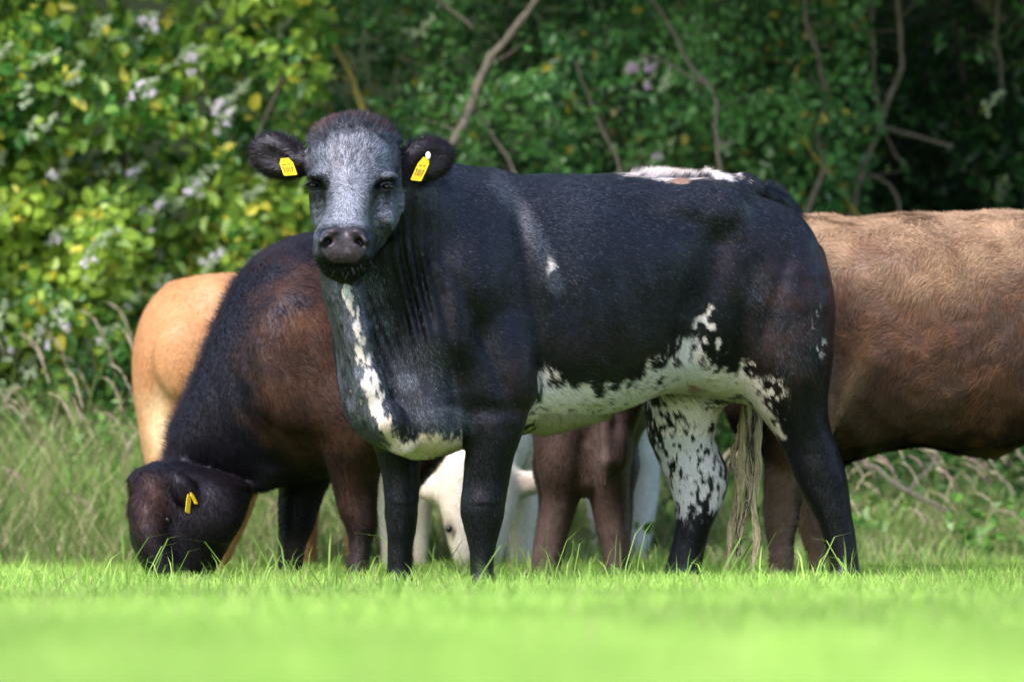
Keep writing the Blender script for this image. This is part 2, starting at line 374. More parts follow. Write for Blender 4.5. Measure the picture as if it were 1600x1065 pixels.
# near fore leg, far fore leg
s.V([(505, 712, 830, -.46, -.24), (550, 702, 842, -.50, -.24), (600, 708, 838, -.525, -.26), (640, 722, 828, -.53, -.28), (680, 728, 815, -.52, -.31), (720, 727, 801, -.505, -.335), (750, 724, 797, -.495, -.345),
     (780, 720, 791, -.495, -.35), (800, 719, 789, -.495, -.355), (825, 725, 783, -.485, -.365), (850, 732, 776, -.475, -.375), (885, 735, 771, -.47, -.38), (905, 732, 774, -.48, -.375), (918, 729, 778, -.50, -.37), (935, 724, 780, -.52, -.365)], .05, 2.2)
s.V([(540, 545, 690, -.26, .06), (600, 535, 690, -.34, .06), (640, 556, 672, -.30, .04), (680, 574, 662, -.25, .01), (715, 589, 657, -.22, -.03), (750, 597, 656, -.205, -.05), (780, 600, 655, -.205, -.05), (805, 602, 652, -.20, -.055), (830, 605, 648, -.19, -.07),
     (860, 606, 644, -.18, -.08), (890, 604, 644, -.18, -.08), (908, 602, 647, -.19, -.075), (922, 599, 650, -.21, -.07), (938, 595, 652, -.23, -.065)], .05, 2.2)
# near hind leg, far hind leg
s.V([(430, 1130, 1290, .02, .50), (480, 1126, 1302, .0, .52), (540, 1130, 1303, .0, .50), (590, 1150, 1297, .02, .46), (630, 1176, 1292, .06, .42), (670, 1206, 1297, .10, .38), (705, 1226, 1310, .12, .35), (740, 1240, 1321, .125, .33),
     (775, 1256, 1326, .135, .31), (810, 1276, 1331, .145, .29), (845, 1288, 1337, .15, .28), (880, 1296, 1342, .15, .28), (905, 1296, 1345, .13, .28), (935, 1288, 1346, .11, .28)], .05, 2.3)
s.V([(560, 1030, 1170, .22, .60), (600, 1012, 1155, .24, .60), (640, 1007, 1130, .28, .58), (680, 1012, 1119, .31, .55), (710, 1023, 1127, .33, .54), (740, 1037, 1138, .34, .53), (765, 1048, 1136, .35, .51),
     (790, 1054, 1127, .355, .50), (820, 1055, 1113, .36, .49), (850, 1050, 1104, .365, .48), (880, 1042, 1097, .36, .48), (910, 1036, 1094, .34, .48), (935, 1024, 1092, .32, .48)], .05, 2.3)
# neck
s.chain([(*W(590, 300, -.58), .13), (*W(650, 350, -.40), .155), (*W(710, 400, -.22), .20), (*W(780, 430, -.08), .22)], .07)
s.chain([(*W(640, 292, -.50), .055), (*W(690, 290, -.34), .05), (*W(760, 300, -.18), .07)], .07)
s.V([(280, 505, 655, -.66, -.40), (340, 503, 668, -.67, -.36), (400, 500, 690, -.66, -.28), (450, 503, 702, -.63, -.2), (500, 516, 712, -.60, -.15), (550, 534, 722, -.585, -.15), (600, 552, 735, -.60, -.15), (645, 574, 742, -.61, -.15),
     (675, 592, 735, -.60, -.18), (695, 608, 722, -.57, -.24), (708, 622, 700, -.53, -.30), (714, 640, 680, -.50, -.34)], .05, 2.1)
s.chain([(*W(545, 440, -.66), .035), (*W(560, 520, -.645), .032), (*W(578, 600, -.64), .034), (*W(604, 655, -.635), .036), (*W(632, 692, -.585), .035)], .05)   # dewlap keel
# head: cranium and cheeks, bridge, muzzle, chin
s.V([(183, 546, 564, -.69, -.62), (187, 528, 583, -.72, -.59), (195, 508, 600, -.75, -.56), (208, 494, 612, -.775, -.52), (226, 485, 622, -.79, -.48), (255, 481, 627, -.80, -.46), (290, 483, 627, -.805, -.47), (320, 485, 628, -.80, -.48),
     (345, 488, 620, -.80, -.50), (368, 494, 607, -.80, -.54), (390, 503, 592, -.80, -.58), (410, 512, 580, -.81, -.63), (428, 522, 568, -.82, -.70)], .03, 2.5)
s.V([(215, 512, 596, -.80, -.70), (250, 505, 600, -.825, -.70), (285, 512, 592, -.85, -.70), (320, 509, 584, -.878, -.72), (345, 503, 579, -.90, -.74), (360, 498, 578, -.918, -.76), (372, 494, 579, -.935, -.78)], .035, 2.4)
s.V([(352, 502, 573, -.915, -.78), (362, 494, 580, -.935, -.76), (378, 490, 584, -.95, -.75), (394, 489, 585, -.95, -.75), (406, 492, 583, -.94, -.76), (413, 500, 576, -.925, -.77)], .02, 2.7)
s.V([(408, 500, 576, -.915, -.76), (418, 501, 574, -.91, -.76), (428, 509, 567, -.90, -.76), (434, 519, 559, -.885, -.77), (438, 529, 551, -.87, -.79)], .012, 2.4)
s.ell(W(496, 276, -.775), (.028, .05, .016), .03); s.ell(W(604, 278, -.785), (.034, .05, .016), .03)      # brow ridges
s.ell(W(604, 342, -.70), (.030, .10, .05), .04)                                                          # cheek
for ex_, ey_, yy in ((488, 289, -.79), (606, 291, -.825)):
    s.ell(W(ex_, ey_, yy), (.023, .022, .017), .008, op=-1)
for nx_, sg in ((513, 1), (560, -1)):                                                                    # nostrils
    s.ell(W(nx_-sg*7, 377, -.945), (.020, .03, .017), .018)
    s.ell(W(nx_, 376, -.958), (.0155, .034, .0135), .006, R=rotm((0, 1, 0), sg*.6).T, op=-1)
    s.ell(W(nx_-sg*7, 384, -.953), (.011, .03, .007), .006, R=rotm((0, 1, 0), -sg*.5).T, op=-1)
s.cone(W(500, 411, -.945), W(576, 411, -.94), .0035, .0035, .006, op=-1)                                   # mouth line
s.cone(W(537, 398, -.962), W(537, 411, -.955), .002, .003, .006, op=-1)
s.ell(W(520, 362, -.935), (.022, .03, .012), .02); s.ell(W(557, 362, -.935), (.022, .03, .012), .02)
def face(X, Y, Z):
    k = kz(Y); px = 800+X/k*500; py = HOR-(Z-CAMH)/k*500; fr = (Y < -.7)
    g = lambda cx, cy, rx, ry, am: am*np.exp(-((px-cx)/rx)**2-((py-cy)/ry)**2)*fr
    return g(507, 322, 9, 26, .006)+g(583, 328, 9, 28, .006)+g(594, 372, 12, 22, .006)+g(548, 262, 26, 34, .006)+g(512, 296, 9, 9, .003)+g(582, 298, 9, 9, .003)-g(508, 240, 18, 26, .005)-g(590, 240, 18, 26, .005)+g(538, 384, 5, 14, .004)+.0016*np.sin(py*.55+px*.1)*np.exp(-((py-318)/22)**2)*((px < 520)+(px > 575))*fr
s.mod(face, (-.70, -1.0, .85), (-.30, -.70, 1.6))
# ears, cupped towards the camera
for cx, cy, a, tipx in ((438, 244, -.42, -1), (662, 250, .42, 1)):
    R = rotm((0, 1, 0), a)
    c = W(cx, cy, -.64)
    s.cone(W(800-(800-cx)-tipx*38, cy+12, -.64), c, .030, .032, .03)
    s.ell(c, (.086, .032, .064), .02, R=R.T)
    s.ell(c+np.array([tipx*.012, -.036, -.004]), (.055, .018, .034), .016, R=R.T, op=-1)
# tail base lying over the rump
s.chain([(*W(1120, 283, .22), .030), (*W(1165, 292, .29), .034), (*W(1205, 312, .36), .035), (*W(1232, 342, .43), .032), (*W(1246, 400, .49), .028), (*W(1245, 480, .53), .026), (*W(1225, 560, .58), .024), (*W(1195, 630, .60), .020), (*W(1172, 670, .60), .014)], .035)
# belly: sheath fold and flank folds
def folds(X, Y, Z):
    k = kz(Y); px = 800+X/k*500; py = HOR-(Z-CAMH)/k*500
    nb = np.exp(-((px-642-.10*(py-400))/34)**2)*np.exp(-((py-440)/120)**2)*(Y < -.1)
    f = nb*.0100*np.sin((px-.16*py)*.30+1.5*np.sin(py*.02))
    nb2 = np.exp(-((px-585)/45)**2)*np.exp(-((py-530)/80)**2)*(Y < -.4); f = f+nb2*.0035*np.sin((px-.42*py)*.42)
    # groove behind the shoulder, flank hollow, thigh line, faint ribs
    g = lambda x0, y0, x1, y1, w_, am: am*np.exp(-((px-(x0+(x1-x0)*(py-y0)/(y1-y0)))/w_)**2)*np.clip((py-min(y0, y1))/40, 0, 1)*np.clip((max(y0, y1)-py)/40, 0, 1)*(Y < .25)
    f = f+g(800, 300, 855, 610, 17, .020)+g(1125, 340, 1070, 570, 30, .020)+g(700, 400, 800, 640, 14, .014)+g(690, 420, 712, 700, 13, .014)+g(1245, 350, 1185, 560, 16, .008)-g(740, 330, 800, 560, 26, .008)-g(1180, 330, 1120, 560, 26, .008)
    f = f+.020*np.exp(-((px-1010)/60)**2-((py-335-.25*(px-1010))/20)**2)*(Y < .2)+.012*np.exp(-((px-765-.2*(py-560))/50)**2-((py-640)/16)**2)*(Y < -.2)-.007*np.exp(-((px-758)/22)**2-((py-800)/22)**2)*(Y < -.4)-.006*np.exp(-((px-628)/20)**2-((py-805)/22)**2)*(Y < -.05)+.010*np.exp(-((px-880)/26)**2-((py-470)/90)**2)*(Y < .1)
    f = f-.016*np.exp(-((px-1068)/30)**2-((py-318)/20)**2)*(Y < .2)-.010*np.exp(-((px-1060)/60)**2-((py-400)/50)**2)*(Y < .2)
    f = f+.0030*np.sin(px*.13-py*.03)*np.exp(-((px-960)/90)**2-((py-450)/90)**2)*(Y < .1)
    f = f+.009*np.exp(-((px-765)/26)**2-((py-712)/18)**2)*(X > -.4)*(Y < -.2)*0
    return f
s.mod(folds, (-.6, -.9, .3), (1.1, .25, 1.4))
V1, Q1 = s.nets(); del s.F
V1 = relax(V1, Q1, 1, .5)
V1 = V1+vnormals(V1, Q1)*(fbm(V1, 9, 3)*.006*sst(-.62, -.5, V1[:, 1]))[:, None]
N1 = vnormals(V1, Q1)
BELLY = [(826, 655), (838, 612), (846, 583), (872, 596), (905, 604), (940, 612), (975, 606), (1005, 590), (1030, 566), (1055, 552), (1078, 536), (1100, 560), (1125, 574), (1160, 578), (1182, 600), (1196, 634), (1212, 672), (1196, 668), (1178, 640), (1150, 622), (1120, 640), (1060, 680), (900, 700), (826, 690)]
def hdir(P, N):
    px, py = unW(P); d = np.tile(np.array([.75, .35, -.6]), (len(P), 1))
    leg = sst(620, 700, py)[:, None]; d = d*(1-leg)+np.array([.12, .05, -1])*leg
    nk = (sst(720, 640, px)*sst(-.1, -.35, P[:, 1]))[:, None]; d = d*(1-nk)+np.array([.25, .2, -.9])*nk
    rump = sst(1130, 1240, px)[:, None]*(1-leg); d = d*(1-rump)+np.array([.25, .2, -.9])*rump
    hd = head_m(P)[:, None]
    a = np.stack([(px-548)/75., np.full(len(P), -.1), (285-py)/110.], 1); a = nrm(a+1e-3)
    hd2 = np.where((py < 300)[:, None], a*np.array([1, 1, 1])+np.array([0, 0, .3]), np.stack([(px-540)/90., np.zeros(len(P)), -np.ones(len(P))*.8], 1))
    d = d*(1-hd)+hd2*hd
    ear = ear_m(P)[:, None]; e = np.stack([np.sign(px-550), np.full(len(P), -.2), -.15-.0*px], 1); d = d*(1-ear)+e*ear
    w1 = np.stack([vnoise(P, 9)-.5, vnoise(P+3, 9)-.5, vnoise(P+9, 9)-.5], 1)
    return nrm(d)+w1*np.where(hd > 0, .9, .7)
def head_m(P):
    px, py = unW(P); return ((P[:, 1] < -.6) | ((px < 632) & (py < 300) & (P[:, 1] < -.42))) & (py < 444) & (px < np.where(P[:, 1] < -.77, 634, np.interp(py, [0, 320, 345, 368, 390, 410, 440], [634, 631, 622, 608, 593, 581, 562]))) & (px > 474)
def ear_m(P):
    px, py = unW(P); return ((px < 478) | ((px > 626) & (py < 292))) & (P[:, 1] < -.5) & (py < 300) & (px < 712)
def muzzle_sd(px, py): return poly_sd(px, py, [(504, 361), (520, 355), (540, 357), (556, 355), (569, 362), (575, 380), (570, 393), (563, 403), (558, 411), (520, 411), (510, 402), (502, 392), (497, 378)])
def coat1(P, N, hair=False):
    px, py = unW(P); n = len(P); near = P[:, 1]
    A = np.column_stack([P[:, 0], P[:, 1], P[:, 2]])
    st = fbm(A, (60, 60, 30), 3); bl_ = fbm(A+5, 26, 2); fine = fbm(A+2, (220, 220, 120), 2); lo = fbm(A+8, 5, 3)
    blk = np.array([.0032, .0029, .0048]); c = np.tile(blk, (n, 1))
    # reddish brown cast on the thigh, forearm and flank
    br = blobs(px, py, [(1245, 520, 75, 110, 10, .9), (820, 600, 30, 60, 0, .5), (960, 540, 100, 40, 0, .35), (1180, 420, 80, 60, 0, .3), (660, 590, 50, 60, 0, .25)])
    br = np.clip(br, 0, 1)*np.clip(.38+bl_*.9, 0, 1); c = c+(np.array([.034, .013, .010])-blk)*br[:, None]
    roan = .03*np.clip(lo+.1, 0, 1)*sst(640, 330, py)
    roan = roan+.10*sst(420, 290, py)*(px > 690)
    roan = np.maximum(roan, .42*np.clip(1.3-np.abs(seg_d(px, py, [(775, 282, 22), (815, 330, 18), (850, 395, 16), (868, 450, 14)])), 0, 1))
    roan = roan+.12*np.clip(1.2-seg_d(px, py, [(900, 320, 60), (880, 430, 40)]), 0, 1)
    roan = np.maximum(roan, np.clip(blobs(px, py, [(1245, 545, 34, 50, 10, .14), (1180, 450, 24, 34, 0, .14), (1085, 500, 24, 40, 0, .14), (690, 655, 50, 26, 10, .40), (635, 595, 20, 16, 0, .6), (650, 590, 60, 60, 0, .22)]), 0, 1))
    neck = (near < -.30)*1.*sst(700, 610, px+.18*(450-py))*sst(400, 450, py)*sst(700, 640, py)
    roan = np.maximum(roan, neck*.72*np.clip(1.15-np.abs(px-548-.12*(py-450))/58, .0, 1)*np.clip(.8+1.3*st+.6*bl_, 0, 1.2))
    # white: belly band, brisket, dewlap stripe, rump strip, far thigh
    wt = sst(-9, 9, poly_sd(px, py, BELLY)*1.+st*34+bl_*22)*(near > -.52)*(1-(px < 840)*(near < -.40))
    spots = np.maximum(sst(.20, .30, fbm(A+31, (52, 52, 24), 2)*.9+bl_*.25)*np.clip(1.4-np.hypot((px-1050)/75, (py-585)/45), 0, 1), sst(.24, .32, fbm(A+77, (60, 60, 60), 2)*.9)*np.exp(-((py-640-.05*(900-px))/22)**2)*(px < 1030)); wt = wt*(1-spots*.85*((px < 1180)))
    wt = np.maximum(wt, sst(1.15, .75, seg_d(px, py, [(541, 440, 5), (547, 470, 5), (557, 515, 6), (568, 560, 8), (577, 600, 13), (588, 640, 9), (604, 668, 8), (618, 698, 8)])+st*2.6+bl_*1.1+.15)*(near < -.4))
    bris = sst(-10, 12, poly_sd(px, py, [(600, 655), (640, 672), (690, 668), (727, 655), (740, 690), (690, 712), (640, 730), (605, 700)])+st*40+bl_*26-12+.5*(py-695))*(near < -.2)
    bris = np.maximum(bris, sst(8, -4, np.abs(py-(706-.16*(px-640)))-6+st*14)*(px > 605)*(px < 735)*(near < -.3))*(px < 729+0*px); wt = np.maximum(wt, bris*(near < -.33)*(py > 640)*(1-(px > 722)))
    sp0 = fbm(A+31, (92, 92, 44), 2); fl = (near > .2)*(px > 1000)*(px < 1150)*1.
    ff = fl*sst(585, 640, py)*sst(835, 780, py)
    sp = sst(-.13, .11, sp0*1.2+bl_*.55+st*.25-.075+.14*sst(900, 640, py)+.20*np.exp(-((px-1082)/26)**2)-.55*sst(770, 835, py)-.40*sst(1036, 1012, px)-.25*sst(1122, 1140, px)); wt = np.maximum(wt*(1-fl), ff*sp)
    bk = sst(5, -4, py-(279-.012*np.abs(px-1075))+st*12+bl_*10)*sst(950, 1000, px+60*st)*sst(1165, 1120, px+60*st)*sst(-.10, .02, near+.10*st); wt = np.maximum(wt, bk*(P[:, 2] > 1.2))
    wt = np.maximum(wt, sst(-4, 4, 5-np.hypot((px-859)/1.0, (py-418)/2.6)+st*9)*(near < .2)*.9)
    wt = np.maximum(wt, (near < .3)*sst(.56, .64, vnoise(P+4, (70, 70, 45)))*np.clip(blobs(px, py, [(1100, 505, 16, 28, 20, 1), (1195, 640, 30, 50, 20, .9), (1150, 600, 40, 18, 0, .9), (1280, 520, 12, 40, 0, .5), (1105, 540, 30, 20, 0, .8)]), 0, 1))
    # face: frosted hair, plus painted light on bridge and cheeks, painted shade beside
    hd = head_m(P)*1.; ear = ear_m(P)*1.
    fr = (.12+.16*np.exp(-((py-345)/40)**2)+.60*np.exp(-((px-545+.05*(py-300))/(23))**2-((py-322)/46)**2)+.10*np.exp(-((px-550)/40)**2-((py-290)/60)**2)+.22*np.exp(-((px-597)/17)**2-((py-250)/36)**2)+.18*np.exp(-((px-505)/15)**2-((py-252)/30)**2)+.16*np.exp(-((px-552)/50)**2-((py-215)/30)**2))
    fr = fr-.34*np.exp(-((px-490)/13)**2-((py-291)/16)**2)-.34*np.exp(-((px-603)/17)**2-((py-291)/15)**2)-.22*np.exp(-((px-509-.25*(py-300))/9)**2-((py-300)/24)**2)-.26*np.exp(-((px-582+.25*(py-300))/9)**2-((py-298)/24)**2)-.12*sst(240, 200, py)
    fr = fr*sst(362, 342, py+.0012*(px-538)**2)+.04+.14*sst(585, 600, px)*sst(325, 345, py)*sst(400, 375, py)+.22*sst(502, 494, px)*sst(350, 362, py)*sst(400, 388, py)+.20*np.exp(-((py-349)/8)**2)*(np.abs(px-538) < 50)+.22*np.exp(-((px-621)/9)**2-((py-325)/40)**2)+.14*np.exp(-((px-590)/16)**2-((py-365)/25)**2)+st*.30+bl_*.08
    fr = fr*(1-sst(396, 406, py)*(near < -.78)); roan = roan*(1-hd)+np.clip(fr, 0, .95)*hd; wt = wt*(1-hd)
    roan = roan*(1-ear); wt = wt*(1-ear)
    poll = hd*sst(.85, 1.12, np.hypot((px-552)/68, (py-256)/74)+st*.4)*sst(225, 200, py)
    brn = np.array([.085, .036, .018]); c = c+(brn-c)*np.clip(poll*(1.05+.6*bl_)+ear*.10, 0, 1)[:, None]
    roan = roan*(1-.7*np.clip(poll, 0, 1))
    if hair:
        lite = (rng.random(n) < np.clip(roan, 0, 1)) | (rng.random(n) < .03*sst(600, 360, py)+.004)
        fc = np.array([.34, .36, .45])*(1+.35*hd[:, None])*(.6+.5*rng.random((n, 1))); fw = lite[:, None]*(.35+.65*hd)[:, None]
        fw = np.where((roan[:, None] < .2) | (P[:, 2:3] < .3), fw*.75, fw); fw = np.maximum(fw, lite[:, None]*(neck > .1)[:, None]*.95)
        soft = (np.clip(roan, 0, 1)*(.45+.75*rng.random(n)))[:, None]; sel = ((hd > 0) | (neck > .08))[:, None]; fw = np.where(sel, .50*soft+.48*fw, fw)
        c = c*(.6+.9*rng.random((n, 1))); c = c*(1-fw)+fc*fw
        wt = (wt > .15+.7*rng.random(n))*1.
    else: c = c*(1-roan[:, None]*.55)+np.array([.16, .175, .22])*roan[:, None]*.55
    cream = np.array([.95, .81, .80]); yel = np.array([.80, .62, .40])
    yy = np.clip(.15+bl_*.5+.9*np.exp(-((px-690)/60)**2-((py-690)/25)**2)+.35*np.exp(-((px-610)/30)**2-((py-670)/30)**2)+.35*sst(630, 665, py)*(px > 820)*(px < 1010), 0, .85); wc = cream+(yel-cream)*yy[:, None]
    wc = np.where((fl > 0)[:, None] & (py > 680)[:, None], np.array([.76, .72, .76]), wc)
    if hair: wc = wc*(.8+.3*rng.random((n, 1)))
    c = c*(1-wt[:, None])+wc*wt[:, None]
    # bare skin: muzzle, a worn patch on the loin, the sheath
    mz = hd*sst(-1.5, 2, muzzle_sd(px, py))*(near < -.85); c = c*(1-mz[:, None])+np.array([.050, .038, .045])*(1+.9*fine[:, None])*mz[:, None]
    nos = hd*(np.minimum(np.hypot((px-513)/9, (py-377)/9), np.hypot((px-560)/9, (py-377)/9)) < 1)*(near > -.935); c = np.where(nos[:, None] > 0, np.array([.006, .004, .005]), c)
    for (a, b, r1, r2, k_) in ((1062, 283, 15, 5, (.36, .22, .15)), (1079, 607, 9, 7, (.50, .23, .13))):
        m = sst(1.15, .85, np.hypot((px-a)/r1, (py-b)/r2)+st*.3)*(near < .35); c = c*(1-m[:, None])+np.array(k_)*m[:, None]
    lipd = hd*sst(409, 413, py)*sst(-.8, -.86, near); c = c*(1-.8*lipd[:, None])
    return np.clip(c, 0.003, .9)
cow = empty('cow', (OB[0], OB[1], 0), label='black cow in front with frosted grey face and speckled white belly, staring out', cat='cow', group='cattle grazing by the hedge')
_px, _py = unW(V1); _wet = head_m(V1)*sst(-2, 2, muzzle_sd(_px, _py))*(V1[:, 1] < -.85)
mesh('body', V1, Q1, M_cowskin, cow, coat1(V1, N1), attrs={'wet': np.repeat(_wet[:, None], 3, 1)})
def len1(P):
    px, py = unW(P); hd = head_m(P); ear = ear_m(P)
    L = np.full(len(P), .013); L = np.where(hd, .0135+.006*sst(235, 185, py)-.005*sst(300, 350, py), L)
    L = np.where(hd & (muzzle_sd(px, py) > -2) & (P[:, 1] < -.85), 0, L)
    L = np.where(ear, .022, L)
    L = np.where((np.hypot(px-488, py-289) < 8) | (np.hypot(px-606, py-291) < 9), 0, L)
    L = np.where(hd & (py > 366) & (py < 412) & (P[:, 1] < -.8), L*.55, L)
    L = L+.010*((px > 840) & (px < 1100) & (py > 560) & (P[:, 1] < .3)) + .003*((py < 285) & (px > 960) & (px < 1240))
    return L
mk = lambda P: (P[:, 2] > .02)
fur('coat_hair', V1, Q1, N1, 620000, coat1, hdir, len1, cow, M_strand, .0015, .22, .13, mk,
    lambda P: np.where(head_m(P) | ear_m(P), 3.2, 1.)*np.where(P[:, 1] > .45, .4, 1.))
# longer tufts: poll, ears, chin, tail head, brisket and belly edge
def seltuft(P):
    px, py = unW(P); hd = head_m(P); r = rng.random(len(P))
    a = hd & (py < 225) & (np.hypot((px-552)/72, (py-262)/78) > .82)
    return a | ear_m(P) | ((px > 1195) & (px < 1250) & (py < 350) & (P[:, 1] > .25) & (P[:, 2] > 1.1)) | ((py < 278) & (px > 975+60*r) & (px < 1110) & (P[:, 2] > 1.28)) \
        | ((py > 645) & (py < 675) & (px > 840) & (px < 1010) & (P[:, 1] < .2) & (P[:, 2] < .62)) | (hd & (py > 410) & (P[:, 1] < -.8))
def lentuft(P):
    px, py = unW(P); return np.where(head_m(P) & (py > 400), .009, np.where(ear_m(P), .026, .026))
fur('tufts', V1, Q1, N1, 60000, coat1, lambda P, N: hdir(P, N), lentuft, cow, M_strand, .0014, 1.3, .4, seltuft, lambda P: np.where(seltuft(P), 1., 1e-4))
# eyes with lids
for ex_, ey_, yy in ((489, 289, -.775), (605.5, 291, -.806)):
    e = sphere('eye', W(ex_, ey_, yy), (.0155, .016, .014), M_eye, cow, 12)
    arc = [W(ex_+10*math.cos(a), ey_-6.2*math.sin(a)+1, yy-.012-.008*math.sin(a)) for a in np.linspace(-.1, math.pi+.1, 12)]
    v_, q_ = tube(arc, [.002]+[.0036]*10+[.002]); mesh('eyelid', v_, q_, M_eye if False else M_coat, cow, np.tile([.012, .012, .016], (len(v_), 1)))
    arc = [W(ex_+10*math.cos(a), ey_+5.4*math.sin(a)+1, yy-.010) for a in np.linspace(-.1, math.pi+.1, 12)]
    v_, q_ = tube(arc, [.002]+[.003]*10+[.002]); mesh('eyelid', v_, q_, M_coat, cow, np.tile([.008, .007, .009], (len(v_), 1)))
tg = ear_tag('ear_tag', cow, W(450, 262, -.700), (1, -.1, .08), (-.36, -.05, 1), .042, .050)
tg = ear_tag('ear_tag', cow, W(657, 266, -.705), (1, .1, -.12), (.46, -.05, 1), .034, .070)
sphere('tag_button', W(669, 243, -.712), (.008, .004, .012), M_white, cow, 8)
# saliva under the chin
v_, q_ = tube(smooth_path([W(541, 438, -.76), W(540, 448, -.722), W(541, 456, -.712), W(542, 466, -.70)]), np.interp(np.linspace(0, 1, 25), [0, .3, .7, 1], [.004, .006, .0095, .003]))
mesh('saliva', v_, q_, M_saliva, cow)
# whiskers and eyelashes
P_, F_, C_ = [], [], []
def strand(p, q, r, c, sag=0.):
    m = (np.array(p)+q)/2+np.array([0, 0, sag]); sd = np.cross(np.array(q)-p, (0, 1, 0)); sd = sd/max(np.linalg.norm(sd), 1e-6)*r
    i = len(P_); P_.extend([np.array(p)-sd, np.array(p)+sd, m+sd*.8, m-sd*.8, np.array(q)]); F_.append(((i, i+1, i+2, i+3), (i+3, i+2, i+4))); C_.extend([c]*5)
for _ in range(70):
    t = rng.random()*2-1; x0 = 538+46*t; y0 = 404+14*rng.random()-6*abs(t)+(8 if abs(t) < .5 else 0)
    p = W(x0, y0, -.93+.05*abs(t)); q = W(x0+t*10+rng.normal(0, 3), y0+6+rng.random()*10, -.945+.03*abs(t)); strand(p, q, .0006, (.004, .004, .005) if rng.random() < .85 else (.08, .08, .09))
for ex_, ey_, yy, sg in ((489, 289, -.79, -1), (606, 291, -.82, 1)):
    for _ in range(36):
        t = rng.random(); strand(W(ex_+sg*(-8+18*t), ey_-7+4*t, yy-.012), W(ex_+sg*(-8+26*t), ey_-6+10*t+rng.normal(0, 2), yy-.035), .0008, (.004, .004, .005) if rng.random() < .85 else (.12, .12, .14))
def build_strands(name, parent, mat):
    q = np.array([f[0] for f in F_]); t = np.array([f[1] for f in F_]); V_ = np.array(P_); C = np.array(C_)
    sn = np.tile([.3, -.9, -.3], (len(V_), 1)); o = mesh(name, V_, [q, t], mat, parent, C, False, {'sn': sn}); P_.clear(); F_.clear(); C_.clear(); return o
build_strands('whiskers', cow, M_soft)
# tail switch: wavy creamy hair in several hanks
HK = [([(1168, 632), (1161, 700), (1154, 760), (1146, 820), (1131, 890)], .019, .006, 620, .08), ([(1174, 636), (1171, 700), (1170, 760), (1160, 815), (1150, 868)], .018, .005, 330, .5),
      ([(1182, 640), (1185, 720), (1179, 780), (1180, 840), (1178, 892)], .011, .007, 430, .05), ([(1166, 640), (1152, 690), (1142, 725), (1136, 752)], .013, .004, 130, .3)]
for hk, ra, rb, nn_, dk_ in HK:
    ax_ = smooth_path([W(a_, b_, .58-.02*i) for i, (a_, b_) in enumerate(hk)], 4); m_ = len(ax_)
    for k in range(nn_):
        a = rng.random()*6.28; r0 = math.sqrt(rng.random()); L = int(m_*(.62+.45*rng.random())); L = min(max(L, 5), m_); ph = rng.normal(0, .5); fr = rng.uniform(10, 16)
        dark = rng.random() < dk_; c = np.array([.035, .03, .027]) if dark else np.array([.62, .50, .30])*(.3+.85*rng.random())
        pts = []
        for i in range(L):
            t = i/(m_-1); r_ = (ra+(rb-ra)*t)*r0*(1+.30*math.sin(t*19+ph*.4)); tw = a+t*5.5
            pts.append(ax_[i]+np.array([math.cos(tw)*r_+.0035*math.sin(t*fr*2+ph)+.006*math.sin(t*13+ra*400)*t, math.sin(tw)*r_*.6, 0]))
        for i in range(L-1):
            j = len(P_); sd = np.array([.0010, 0, 0]); P_.extend([pts[i]-sd, pts[i]+sd, pts[i+1]+sd*.9, pts[i+1]-sd*.9]); C_.extend([c]*4); F_.append((j, j+1, j+2, j+3))
V_ = np.array(P_); Nn = nrm((V_-W(1165, 700, .6))*np.array([1, 1, 0])+np.array([0, -.04, .01]))
mesh('tail_switch', V_, np.array(F_), M_soft, cow, np.array(C_), False, {'sn': Nn}); P_.clear(); F_.clear(); C_.clear()
print('cow', time.time()-T0)
# ------------------------------------------------------------------ the other cattle
def simple_cow(name, s, loc, label, colf, dirv, L, nf, mat=None, disp=.006, shade=None):
    V_, Q_ = s.nets(); del s.F; V_ = relax(V_, Q_, 1, .5); V_ = V_+vnormals(V_, Q_)*(fbm(V_+3, 7, 3)*disp)[:, None]; N_ = vnormals(V_, Q_)
    r = empty(name, loc, label=label, cat='cow' if 'calf' not in name else 'calf', group='cattle grazing by the hedge')
    mesh('body', V_, Q_, M_coat, r, colf(V_, N_, False))
    dv = dirv if callable(dirv) else (lambda P, N: np.tile(np.array(dirv, float), (len(P), 1))+np.stack([vnoise(P, 7)-.5, vnoise(P+3, 7)-.5, vnoise(P+9, 7)-.5], 1)*1.6)
    fur('coat_hair', V_, Q_, N_, nf, colf, dv, (L if callable(L) else lambda P: np.full(len(P), L)), r, mat or M_soft, .0028, .3, .3, lambda P: P[:, 2] > .03)
    return r
def mixc(a, b, t): return np.array(a)*(1-t[:, None])+np.array(b)*t[:, None]
def vary(c, hair, a=.35): return np.clip(c*(1-a+2*a*rng.random((len(c), 1))) if hair else c, .003, .9)
HR = .011
# dark brown cow grazing on the left
s = Solid((-1.45, .35, -.02), (-.12, 2.25, 1.42), HR)
s.H([(272, 655, 735, .72, .95), (290, 622, 745, .68, 1.0), (312, 570, 752, .65, 1.04), (340, 498, 760, .62, 1.08), (370, 436, 764, .58, 1.12), (400, 402, 764, .55, 1.15), (440, 379, 758, .53, 1.2), (490, 364, 750, .52, 1.3),
     (540, 361, 742, .58, 1.45), (590, 368, 725, .75, 1.7), (630, 385, 705, .95, 1.85), (660, 430, 690, 1.2, 1.9), (672, 500, 640, 1.4, 1.8)], .05, 2.2)
s.V([(724, 236, 300, .66, .92), (738, 220, 345, .60, .96), (762, 209, 394, .56, .98), (790, 204, 388, .54, .97), (820, 205, 376, .53, .94), (850, 211, 358, .53, .90), (878, 227, 342, .54, .86), (905, 242, 326, .56, .84), (930, 252, 316, .58, .82)], .05, 2.6)
s.V([(752, 218, 250, .58, .7), (790, 205, 262, .50, .7), (850, 210, 270, .47, .7), (900, 236, 290, .48, .7)], .05, 2.4)
